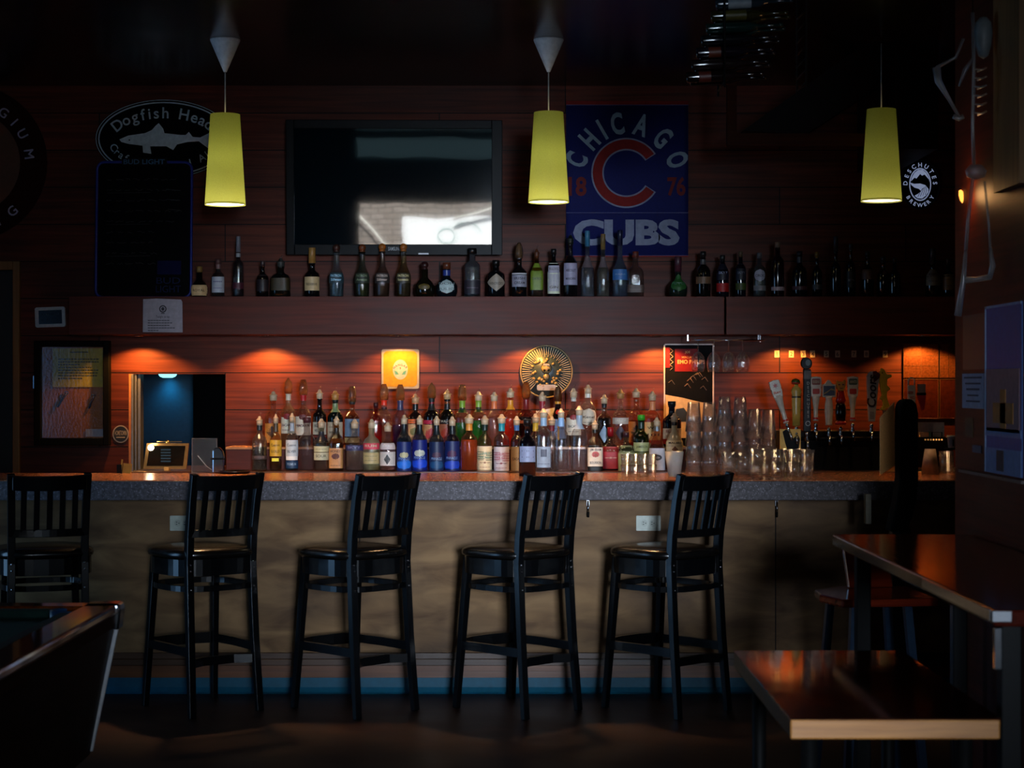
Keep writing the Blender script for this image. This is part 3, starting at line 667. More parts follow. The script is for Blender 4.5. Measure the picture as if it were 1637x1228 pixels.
sheet('paper_card', 1556, 1570, 713, 725, plain('#5a5a68', .7), 'tiny grey card beside the tall blue poster', 'card')
d0, d1 = 3000 * XR / (1541 - CX), 5.9
struct(MB().box(XR - .02, XR, d1, d0, PZ(757, 6.4) - .01, PZ(757, 6.4)).build('trim_4', plain('#5a4a44', .5)))
struct(MB().box(XR - .025, XR, 5.9, 3000 * XR / (1600 - CX), PZ(308, 6.2), CEIL).build('trim_5', M_DOORW))
# amber wall lamp on the partition end
e = empty('wall_sconce', (PX(1541, 6.75), 6.75, PZ(318, 6.75)), 0, 'small glowing amber lamp on the partition beside the hanging skeleton', 'lamp')
MB().lathe([(.001, -.03), (.012, -.02), (.018, .0), (.014, .02), (.005, .035)], sx=.8).build('bulb', emis('#ffa040', 2.6, 'amber_bulb'), e, rot=(0, math.radians(-25), 0))
MB().tube([(.0, 0, -.03), (.03, 0, -.05), (.045, 0, -.02)], .006).build('bracket', M_BLACK, e)
e = empty('wall_sconce', (PX(1557, 6.62), 6.62, PZ(268, 6.62)), 0, 'tiny amber lamp above the brighter one on the partition', 'lamp')
MB().lathe([(.001, -.014), (.007, -.006), (.007, .008), (.001, .014)]).build('bulb', emis('#ffa040', 1.0, 'amber_bulb_dim'), e)
light('sconce_glow', 'POINT', (PX(1541, 6.7) - .05, 6.6, PZ(318, 6.75)), .6, (1, .5, .18), shadow_soft_size=.03)

# hanging plastic skeleton -------------------------------------------
D = 6.2; O = P(1556, 60, D); e = empty('skeleton_decoration', O, 0, 'thin pale plastic skeleton hanging in front of the partition', 'decoration')
M_BONE = glass('#b0b8c0', .3, body=.22, name='translucent_bone_plastic')
def q(x, y, dy=0): v = P(x, y, D) - O; return (v.x, v.y + dy, v.z)
MB().lathe([(.001, -.075), (.016, -.065), (.026, -.03), (.03, .01), (.026, .045), (.012, .062), (.001, .065)], c=q(1572, 58)).build('skull', plain('#7c8284', .5, name='bone_plastic'), e)
MB().tube([q(1555, 20), q(1557, 110), q(1555, 200), q(1557, 272)], .006).build('spine', M_BONE, e)
m = MB()
for k in range(6): m.tube([q(1556, 110 + k * 14), q(1566, 114 + k * 14, -.03), q(1577, 108 + k * 14), q(1566, 112 + k * 14, .03)], .003, 6)
m.build('ribs', M_BONE, e)
MB().tube([q(1540, 62), q(1528, 92), q(1497, 108)], .005).build('upper_arm', M_BONE, e)
MB().tube([q(1497, 108), q(1500, 130), q(1518, 160), q(1535, 190)], [.014, .012, .006, .005]).build('forearm', M_BONE, e)
MB().tube([q(1556, 92), q(1543, 112), q(1533, 138)], [.004, .008, .003]).build('upper_arm', M_BONE, e)
MB().tube([q(1524, 186), q(1533, 190), q(1540, 186)], .008).build('hand', M_BONE, e)
MB().lathe([(.001, -.02), (.03, -.01), (.036, .01), (.02, .03)], c=q(1560, 278), sy=.5).build('pelvis', M_BONE, e)
MB().tube([q(1556, 276), q(1548, 350), q(1544, 400)], .006).build('thigh', M_BONE, e)
MB().tube([q(1544, 400), q(1540, 450), q(1531, 505)], [.006, .009, .012]).build('shin', M_BONE, e)
MB().tube([q(1574, 290), q(1581, 360), q(1583, 395)], .004).build('thigh', M_BONE, e)
MB().tube([q(1583, 395), q(1587, 425), q(1582, 446)], [.005, .010, .008]).build('shin', M_BONE, e)
MB().tube([q(1541, 448), q(1560, 447), q(1583, 443)], [.012, .008, .010]).build('foot', M_BONE, e)
MB().tube([(q(1555, 20)), (q(1555, 20)[0], 0, CEIL - O.z)], .002).build('hanging_wire', M_BLACK, e)

# stair soffit and bottle rack, upper right ----------------------------
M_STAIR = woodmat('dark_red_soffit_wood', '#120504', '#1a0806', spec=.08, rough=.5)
M_BR = woodmat('brown_frame_wood', '#3a160a', '#4c200e', rough=.6, spec=.1)
D = 9.9
struct(MB().box(PX(1163, D), PX(1178, D), D, D + .06, PZ(232, D), CEIL).box(PX(1178, D), PX(1432, D), D, D + .06, PZ(232, D), PZ(213, D)).build('beam_frame', M_BR))
a, b = P(1185, 212, D + .1), P(1440, -40, D + .1)
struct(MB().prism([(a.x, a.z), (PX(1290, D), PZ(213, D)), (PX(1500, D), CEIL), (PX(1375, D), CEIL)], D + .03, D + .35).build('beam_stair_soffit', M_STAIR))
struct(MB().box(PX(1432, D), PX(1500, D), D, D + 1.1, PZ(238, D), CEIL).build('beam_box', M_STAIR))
RD = 6.9
e = empty('ceiling_bottle_rack', P(1215, 70, RD), 0, 'rack of dark bottles lying on their sides, hung from the ceiling', 'rack'); o0 = P(1215, 70, RD)
zt = CEIL - o0.z
m = MB()
for x in (-.13, .17): m.tube([(x, 0, -.16), (x, 0, zt)], .004).tube([(x, .22, -.16), (x, .22, zt)], .004)
m.build('rods', M_BLACK, e)
for k in range(7): MB().tube([(-.13, 0, .13 - k * .045), (-.13, .22, .13 - k * .045)], .003).tube([(.17, 0, .13 - k * .045), (.17, .22, .13 - k * .045)], .003).build('tier', M_BLACK, e)
cols = ['#20303a', '#2c2a10', '#0e2a26', '#101216', '#141018', '#1c1414', '#160c0c']
for k in range(7):
    for j in range(2 if k else 1):
        x0 = -.21 - k * .018 + (j * .02); z = .132 - k * .045 + .0155; y = .03 + j * .08
        body = MB().lathe([(.001, 0), (.019, .001), (.02, .008), (.02, .15), (.012, .185), (.0065, .2), (.0065, .27), (.008, .272), (.008, .285), (.001, .286)], axis='X', seg=14)
        b_ = body.build('bottle', plain(cols[k], .08, spec=.8), e, loc=(x0 + .05, y, z + .003), rot=(0, math.radians(-3), 0))
        if j == 0 and k in (0, 1, 4, 6):
            MB().lathe([(.0204, .045), (.0204, .13 if k < 2 else .09)], axis='X', seg=14, caps=False).build('bottle_label', plain(['#8a98a2', '#4a4614', '', '', '#5a2410', '', '#4a1408'][k], .5), b_)
# ================================================================ SIGNS ON THE UPPER WALL
SD = WY - .012
def flat(px, py, D=SD):  # converter for a sign centred at px,py
    o = P(px, py, D)
    return o, (lambda x, y: (PX(x, D) - o.x, PZ(y, D) - o.z))
# round brewery sign cut by the frame
o, c = flat(-50, 260)
e = empty('brewery_sign', o, 0, 'round dark red tin sign with tan ring and pale letters, partly out of frame', 'sign')
u = S(1, SD)
MB().prism(ell(0, 0, 125 * u, 125 * u, 60), 0, .01).build('disc', plain('#240c08', .7, spec=.08), e)
MB().ring(0, 0, 82 * u, 50 * u, -.002, 0).build('tan_ring', plain('#5c3a24', .5), e)
arctext(MB(), 'NEW BELGIUM', 0, 0, -.003, 90 * u, 90 * u, 178, 8, 22 * u, .01).build('lettering', plain('#b4b4d4', .5), e)
arctext(MB(), 'BREWING', 0, 0, -.003, 112 * u, 112 * u, 215, 312, 22 * u, .01, inward=True).build('lettering', plain('#b4b4d4', .5), e)
# oval fish sign
o, c = flat(262, 222)
e = empty('fish_sign', o, 0, 'black oval tin sign with pale fish, behind the first pendant', 'sign')
MB().prism(ell(0, 0, 110 * u, 63 * u, 60), 0, .008).build('oval_plate', plain('#020305', .7, spec=.05), e)
MT = plain('#c8dae4', .5)
MB().ring(0, 0, 105 * u, 103 * u, -.002, 0, k=59 / 105, rk=57 / 103, seg=60).ring(0, 0, 109 * u, 108 * u, -.002, 0, k=62.5 / 109, rk=61.5 / 108, seg=60).build('outline', MT, e)
arctext(MB(), 'Dogfish Head', 0, 0, -.003, 78 * u, 33 * u, 152, 30, 25 * u, .012).build('lettering', MT, e)
arctext(MB(), 'Craft Brewed Ales', 0, 0, -.003, 90 * u, 50 * u, 200, 338, 17 * u, .008, inward=True).build('lettering', MT, e)
fish = [(191,223),(205,217),(232,213),(243,208),(249,201),(254,197),(261,206),(263,213),(290,216),(297,216),(302,211),(308,219),(320,220),(338,211),(334,224),(334,238),(318,226),(300,227),(283,231),(277,240),(266,234),(240,234),(242,246),(229,244),(228,233),(205,230),(194,227)]
MB().prism([c(*p) for p in fish], -.003, -.0005).build('fish_emblem', plain('#e6eef4', .5), e)
MB().prism([(c(207, 224)[0] + 1.3 * u * math.cos(a), c(207, 224)[1] + 1.3 * u * math.sin(a)) for a in [i * PI / 4 for i in range(8)]], -.004, -.003).build('fish_eye', M_BLACK, e)
# chalkboard with blue rim standing on the shelf
BD = 10.98; o, c = flat(229, 474, BD); u2 = S(1, BD)
e = empty('menu_board', (o.x, BD, SZ1), 0, 'black menu board with rounded blue rim standing on the shelf end', 'board'); e.rotation_euler = (math.radians(-3), 0, 0)
w, hh = 76 * u2, 219 * u2
MB().prism(rrect(-w + .01, w - .01, .006, hh - .006, 9 * u2), 0, .012).build('board', plain('#030406', .6, spec=.06, name='black_board'), e)
pp = rrect(-w, w, 0.004, hh, 12 * u2, 6)
MB().tube([(x, 0, z) for x, z in pp], 2.2 * u2, 6, closed=True).build('rim', plain('#15277e', .35, name='blue_rim', emit=.018), e)
MB().box(-36 * u2, 36 * u2, -.014, -.002, hh - 5 * u2, hh + 6 * u2).build('header_plate', M_BLACK, e)
text(MB(), 'BUD LIGHT', 0, hh - 4 * u2, -.0155, .05, .018, width=66 * u2, height=8 * u2).build('lettering', plain('#3f6f94', .5), e)
text(MB(), 'BUD', 40 * u2, 23 * u2, -.003, .06, .0, width=38 * u2, height=10 * u2).build('lettering', plain('#1c2648', .6, spec=.08), e)
text(MB(), 'LIGHT', 40 * u2, 9 * u2, -.003, .06, 0, width=40 * u2, height=11 * u2).build('lettering', plain('#1c2648', .6, spec=.08), e)
MB().box(22 * u2, 60 * u2, -.002, 0, 38 * u2, 60 * u2).build('blue_block', plain('#0a0e3c', .6, spec=.08), e)
m = MB(); random.seed(4)
for r_ in range(9):
    x = -60 * u2; z = hh - (28 + r_ * 17) * u2
    while x < (52 - (r_ > 4) * 40) * u2:
        l_ = random.uniform(5, 14) * u2; p = [(x + l_ * k / 4, -.003, z + random.uniform(-1.6, 1.6) * u2) for k in range(5)]
        m.tube(p, .0011, 4); x += l_ + random.uniform(3, 8) * u2
    if r_ % 3 == 1: m.tube([(-60 * u2, -.003, z - 5 * u2), (10 * u2, -.003, z - 4 * u2)], .0009, 4)
for k in range(3): m.tube([((34 + 2 * k) * u2, -.003, hh - (44 + 16 * k) * u2), (58 * u2, -.003, hh - (46 + 16 * k) * u2)], .0012, 4)
m.build('chalk_writing', plain('#5a5c60', .7), e)
# thin white loose things beside the board
tag(MB().box(PX(133, 10.95), PX(142, 10.95), 10.9, 10.96, SZ1, SZ1 + .006).build('paper_scrap', M_PAPER), 'scrap of white paper lying on the shelf end beside the menu board', 'paper')
# thermostat tablet
o, c = flat(80, 507, WY - .02); e = empty('thermostat', o, 0, 'white framed wall tablet with dark screen below the shelf end', 'tablet'); e.rotation_euler = (0, math.radians(-2), 0)
u3 = S(1, WY)
MB().prism(rrect(-24 * u3, 24 * u3, -16 * u3, 16 * u3, .012), 0, .018).build('casing', plain('#c8d0d4', .4), e)
MB().box(-18 * u3, 19 * u3, -.002, 0, -11 * u3, 11 * u3).build('screen', plain('#0a0d10', .2), e)
m = MB()
for k in range(8): m.ring((-12 + 8 * (k % 4)) * u3, (5 - 9 * (k // 4)) * u3, 2 * u3, 1.4 * u3, -.003, -.002, seg=12)
m.build('digits', plain('#1c2226', .4), e)
# paper list on the shelf front
o, c = flat(260.5, 505, 10.845); e = empty('paper_list', o, math.radians(0), 'white printed list taped to the shelf front under the menu board', 'paper'); u4 = S(1, 10.845)
MB().prism([(-31.5 * u4, 26.5 * u4), (-10 * u4, 27.5 * u4), (29 * u4, 26 * u4), (31 * u4, 22 * u4), (31.5 * u4, -26.5 * u4), (-32 * u4, -26 * u4)], -.003, 0).build('sheet', plain('#aba8b4', .7, name='printer_paper'), e)
m = MB().ring(0, 11 * u4, 6 * u4, 4 * u4, -.004, -.003, seg=20).prism(ell(0, 11 * u4, 2.6 * u4, 3 * u4, 12), -.004, -.003).box(-3 * u4, 3 * u4, -.004, -.003, 3.2 * u4, 4.6 * u4)
text(m, 'Tonight on tap', 0, -4.6 * u4, -.004, .02, .01, width=22 * u4)
for k, wd in enumerate((38, 42, 38, 46, 18)): 
    for j in range(int(wd / 4.4)): m.box((-24 + j * 4.4) * u4, (-24 + j * 4.4 + 3.6) * u4, -.004, -.003, (-8 - k * 4) * u4, (-6.7 - k * 4) * u4)
m.build('print', plain('#3a3a40', .7), e)
# banner --------------------------------------------------------------
o, c = flat(1001, 287); e = empty('team_banner', o, 0, 'blue fabric banner with red ring letter and white team lettering', 'banner')
n = 24; vs_ = []
def wav(x): return .004 * math.sin(x * 14) + .003 * math.sin(x * 31 + 1)
x0, z1 = c(905, 162); x1, z0 = c(1100, 411)
for i in range(n + 1):
    x = x0 + (x1 - x0) * i / n
    for z in (z0, z1): vs_.append((x, -.008 + wav(x), z))
for i in range(n + 1):
    x = x0 + (x1 - x0) * i / n
    for z in (z0, z1): vs_.append((x, -.004 + wav(x), z))
k_ = 2 * (n + 1); fs = [(2 * i, 2 * i + 2, 2 * i + 3, 2 * i + 1) for i in range(n)] + [(k_ + 2 * i, k_ + 2 * i + 1, k_ + 2 * i + 3, k_ + 2 * i + 2) for i in range(n)]
fs += [(2 * i, k_ + 2 * i, k_ + 2 * i + 2, 2 * i + 2) for i in range(n)] + [(2 * i + 1, 2 * i + 3, k_ + 2 * i + 3, k_ + 2 * i + 1) for i in range(n)] + [(0, 1, k_ + 1, k_), (2 * n, k_ + 2 * n, k_ + 2 * n + 1, 2 * n + 1)]
MB().add(vs_, fs, True).build('cloth', plain('#0a1560', .8, name='blue_banner_cloth', scale=120), e)
y_ = -.016; MRED = plain('#8a1512', .8, name='red_print'); MWH = plain('#8c94ae', .8, name='white_print')
MB().box(x0, x1, y_, y_ + .001, c(0, 168)[1], z1).build('red_hem', MRED, e)
MB().box(x0, x1, y_, y_ + .001, z0, c(0, 409)[1]).build('red_hem', MRED, e)
MB().box(x0, x1, y_ - .001, y_, c(0, 169)[1], c(0, 168)[1]).box(x0, x1, y_ - .001, y_, c(0, 409.3)[1], c(0, 408.6)[1]).box(x0, x1, y_ - .001, y_, c(0, 341)[1], c(0, 340)[1]).build('pale_piping', plain('#5f6288', .8), e)
cc = c(1001, 277)
MB().ring(cc[0], cc[1], 56 * u, 36 * u, y_, y_ + .001, a0=math.radians(33), a1=math.radians(327), seg=60).build('ring_outline', MWH, e)
MB().ring(cc[0], cc[1], 53.6 * u, 38.4 * u, y_ - .002, y_, a0=math.radians(34.5), a1=math.radians(325.5), seg=60).build('ring_letter', MRED, e)
arctext(MB(), 'CHICAGO', c(1002, 300)[0], c(1002, 300)[1], y_, 73 * u, 87 * u, 154, 26, 47 * u, .035, sx=.62).build('lettering', plain('#8fa5b4', .8), e)
m = text(MB(), '18', c(923, 0)[0], c(0, 314)[1], y_, .1, .03, width=29 * u, height=31 * u).build('lettering', plain('#7a2420', .8), e); m = text(MB(), '76', c(1081, 0)[0], c(0, 314)[1], y_, .1, .03, width=29 * u, height=31 * u)
m.build('lettering', plain('#7a2420', .8), e)
text(MB(), 'CUBS', c(1001, 0)[0], c(0, 393)[1], y_, .2, .05, width=170 * u, height=42 * u).build('lettering', MWH, e)
# oval river sign
o, c = flat(1471, 295); e = empty('river_sign', o, 0, 'black oval sign with white mountain and river, beside the dim pendant', 'sign')
MB().prism(ell(0, 0, 32 * u, 40 * u, 48), 0, .02).build('oval_plate', plain('#03040a', .4), e)
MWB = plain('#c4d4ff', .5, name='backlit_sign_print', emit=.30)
MB().ring(0, 0, 31.5 * u, 30.8 * u, -.001, 0, k=39.3 / 31.5, rk=38.6 / 30.8).build('outline', plain('#4a5064', .5), e)
arctext(MB(), 'DESCHUTES', 0, 0, -.002, 20.5 * u, 28 * u, 176, 4, 9.5 * u, .02).build('lettering', MWB, e)
arctext(MB(), 'BREWERY', 0, 0, -.002, 27 * u, 36 * u, 218, 322, 8.5 * u, .02, inward=True).build('lettering', MWB, e)
m = MB().ring(0, 0, 17.5 * u, 16 * u, -.002, 0, k=1.5, rk=1.53)
m.prism([(x * u, z * u) for x, z in ((-15, 5), (-9, 11), (-6, 9.5), (0, 17), (3, 14), (7, 16), (14, 8), (15, 4), (14, 10), (10, 18), (4, 23.5), (-3, 23.5), (-9, 19), (-13, 12))], -.002, 0)
m.build('sky_and_rim', MWB, e)
m = MB().prism([(x * u, z * u) for x, z in ((-16, 3), (-10, 1), (0, 1.5), (8, -1), (13, -7), (13, -12), (9, -18), (3, -22.5), (-4, -22), (-9, -18), (-2, -14), (1, -10), (-2, -7), (-9, -5), (-14, -1))], -.002, 0)
m.build('river', MWB, e)
m = MB()
for k in range(4): m.tube([((-4 + 4 * k) * u, -.003, (-20 + k) * u), ((0 + 3.4 * k) * u, -.003, (-12 + k) * u), ((4 + 1.5 * k) * u, -.003, (-6 + k) * u)], .0016, 4)
m.build('river_lines', plain('#03040a', .4), e)

# ================================================================ BOTTLES
STY = {
 'std':  [(0, .93), (.015, 1), (.60, 1), (.66, .93), (.72, .66), (.765, .40), (.80, .34), (.95, .32), (.955, .38), (1, .38)],
 'tall': [(0, .95), (.015, 1), (.50, 1), (.57, .90), (.66, .58), (.74, .38), (.80, .33), (1, .33)],
 'wine': [(0, .95), (.015, 1), (.62, 1), (.69, .90), (.75, .55), (.79, .38), (.95, .36), (.96, .42), (1, .42)],
 'squat': [(0, .70), (.04, .86), (.22, 1), (.42, .98), (.58, .70), (.68, .38), (.74, .33), (1, .33)],
 'apoth': [(0, .95), (.02, 1), (.66, 1), (.74, .93), (.80, .62), (.83, .38), (1, .36)],
 'patron': [(0, .84), (.03, .92), (.35, 1), (.45, 1), (.55, .82), (.66, .52), (.74, .42), (.96, .40), (1, .46)],
 'cone': [(0, .74), (.30, .93), (.48, 1), (.58, .97), (.68, .70), (.78, .38), (.84, .32), (1, .32)],
 'flask': [(0, .95), (.02, 1), (.55, 1), (.64, .97), (.72, .80), (.78, .45), (.82, .34), (1, .34)],
 'slope': [(0, .95), (.015, 1), (.46, 1), (.54, .92), (.80, .42), (.90, .34), (1, .34)],
}
def bright(h, k=1.16):
    h = h.lstrip('#'); return '#' + ''.join('%02x' % min(255, int(int(h[i:i+2], 16) * k + 4)) for i in (0, 2, 4))
def sq(p):
    if not p: return lambda a: 1.0
    return lambda a: 1.0 / (abs(math.cos(a)) ** p + abs(math.sin(a)) ** p) ** (1 / p)
def prof_r(sty, R, hg, z):
    f = max(0, min(1, z / hg)); pr = STY[sty]
    for (a, ra), (b, rb) in zip(pr, pr[1:]):
        if f <= b: return R * (ra + (rb - ra) * (f - a) / max(b - a, 1e-6))
    return R * pr[-1][1]
def shell(mb, prof, sp, seg=22, caps=True):
    n0 = len(mb.v); mb.lathe(prof, seg=seg, caps=caps)
    fn = sq(sp)
    if sp:
        for i in range(n0, len(mb.v)):
            x, y, z = mb.v[i]; r = math.hypot(x, y)
            if r > 1e-6: k = fn(math.atan2(y, x)); mb.v[i] = (x * k, y * k, z)
    return mb
def bottle(D, zb, bpy_, row):
    cx, top, w, sty, gl, liq, cap, bands, labels, lb, grp = row[:11]
    opt = row[11] if len(row) > 11 else {}
    u = D / F; X = PX(cx, D); Htot = (bpy_ - top) * u; R = w / 2 * u
    name = opt.get('name', 'bottle')
    e = empty(name, (X, D, zb), opt.get('rz', random.uniform(-.06, .06)), lb, opt.get('cat', 'bottle'), grp)
    ck, cc = cap; ch = {'spout': 18, 'cover': 24, 'ball': 11, 'cap': 8, 'cork': 10, 'long': 24, 'none': 0, 'dark': 24}[ck] if len(cap) < 3 or True else 0
    if 'ch' in opt: ch = opt['ch']
    hg = Htot - ch * u; sp = opt.get('sq', 0); Rs = R
    prof = [(.001, 0)] + [(R * rr, z * hg) for z, rr in STY[sty]]
    gm = plain(gl[1:], .09, spec=.75, var=.05) if gl[0] == '!' else glass(gl, opt.get('gr', .04), body=opt.get('gb', .025))
    shell(MB(), prof, sp).build('glass_body', gm, e)
    fn = sq(sp)
    if liq:
        zl = (bpy_ - liq[1]) * u; pr = [(.001, .006)] + [(max(.002, R * rr - .003), max(.006, z * hg)) for z, rr in STY[sty] if z * hg < zl - .002] + [(max(.002, prof_r(sty, R, hg, zl) - .003), zl)]
        shell(MB(), pr, sp, 18).build('liquid', liquid(liq[0]), e)
    for y0, y1, c in bands:
        z1, z0 = (bpy_ - y0) * u, (bpy_ - y1) * u
        pr = [(prof_r(sty, R, hg, z0 + (z1 - z0) * k / 3) + .0012, z0 + (z1 - z0) * k / 3) for k in range(4)]
        shell(MB(), pr, 0, 20, caps=False).build('neck_wrap', plain(bright(c), .35), e)
    for L in labels:
        y0, y1, c = L[:3]; shape = L[5] if len(L) > 5 else 'rect'; ha = L[6] if len(L) > 6 else 1.25
        z1, z0 = (bpy_ - y0) * u, (bpy_ - y1) * u; m = MB(); nn = 14; ro = .0016
        rows_ = 8 if shape != 'rect' else 3
        vs_ = []
        for j in range(rows_ + 1):
            f = j / rows_; z = z0 + (z1 - z0) * f
            if shape == 'oval': hw = ha * math.sqrt(max(0, 1 - (2 * f - 1) ** 2)) + .001
            elif shape == 'diamond': hw = ha * (1 - abs(2 * f - 1)) + .02
            elif shape == 'shield': hw = ha * (1 if f > .35 else .2 + .8 * f / .35)
            elif shape == 'wavy': hw = ha * (1 - .06 * (j % 2))
            else: hw = ha
            rr = prof_r(sty, R, hg, z) + ro
            for i in range(nn + 1):
                a = -PI / 2 - hw + 2 * hw * i / nn; k = rr * fn(a) if sp else rr
                vs_.append((k * math.cos(a), k * math.sin(a), z))
        fs = [(j * (nn + 1) + i, j * (nn + 1) + i + 1, (j + 1) * (nn + 1) + i + 1, (j + 1) * (nn + 1) + i) for j in range(rows_) for i in range(nn)]
        m.add(vs_, fs, True); lo = m.build('bottle_label', plain(bright(c), .5), e)
        if len(L) > 3 and L[3]:
            lines = L[3].split('|'); mt = MB(); hl = (z1 - z0) / (len(lines) + .6)
            for q_, s_ in enumerate(lines):
                if not s_: continue
                zc = z1 - hl * (q_ + 1.0); sz = min(hl * .95, .02)
                rr = prof_r(sty, R, hg, zc) + ro + .0012
                if sp: text(mt, s_, 0, zc, -(rr * fn(-PI / 2)), sz, .015, width=min(1.5 * R, R * 1.7))
                else: wraptext(mt, s_, rr, zc, sz, .015, width=1.55 * R)
            mt.build('lettering', plain(L[4], .5), lo)
    nr = R * STY[sty][-1][1]
    if ck == 'spout':
        s = S(18, D)
        MB().lathe([(nr * 1.15, -.006), (nr * 1.2, s * .25), (nr * 1.1, s * .3), (nr * 1.5, s * .36), (nr * 1.15, s * .42), (nr * .8, s * .5), (nr * .5, s * .68), (nr * .32, s * .72)], c=(0, 0, hg), seg=10).build('pourer', plain(cc or '#d8b894', .35), e)
        MB().tube([(0, 0, hg + s * .6), (.002, -.002, hg + s * .8), (.008, -.003, hg + s * 1.02)], .0032, 6).build('spout_tube', M_CLEAR, e)
    elif ck in ('cover', 'dark'):
        h = ch * u; tw = opt.get('tip', .55)
        sh_ = MB().lathe([(nr * 1.35, -.004), (nr * 1.5, h * .35), (nr * 1.25, h * .7), (nr * tw, h)], c=(0, 0, hg), seg=12)
        sh_.build('dust_cover', M_COVER if ck == 'cover' else glass('#5a3418', .1, body=.5), e)
    elif ck == 'ball':
        r = ch * u * .55
        MB().lathe([(r * .8, 0), (r * .85, r * .3)] + [(r * math.cos(a), r * 1.15 + r * math.sin(a)) for a in [(-.9 + k * .3) for k in range(8)]] + [(.001, r * 2.15)], c=(0, 0, hg), seg=14).build('stopper', plain(cc or '#6a3a1c', .4), e)
    elif ck in ('cap', 'cork', 'long'):
        h = ch * u; k = opt.get('cw', 1.12)
        MB().lathe([(nr * k, -.003 if ck != 'cork' else -.001), (nr * k, h * .96), (nr * k * .9, h)], c=(0, 0, hg), seg=16).build('cap', plain(cc or '#101010', .35), e)
    return e

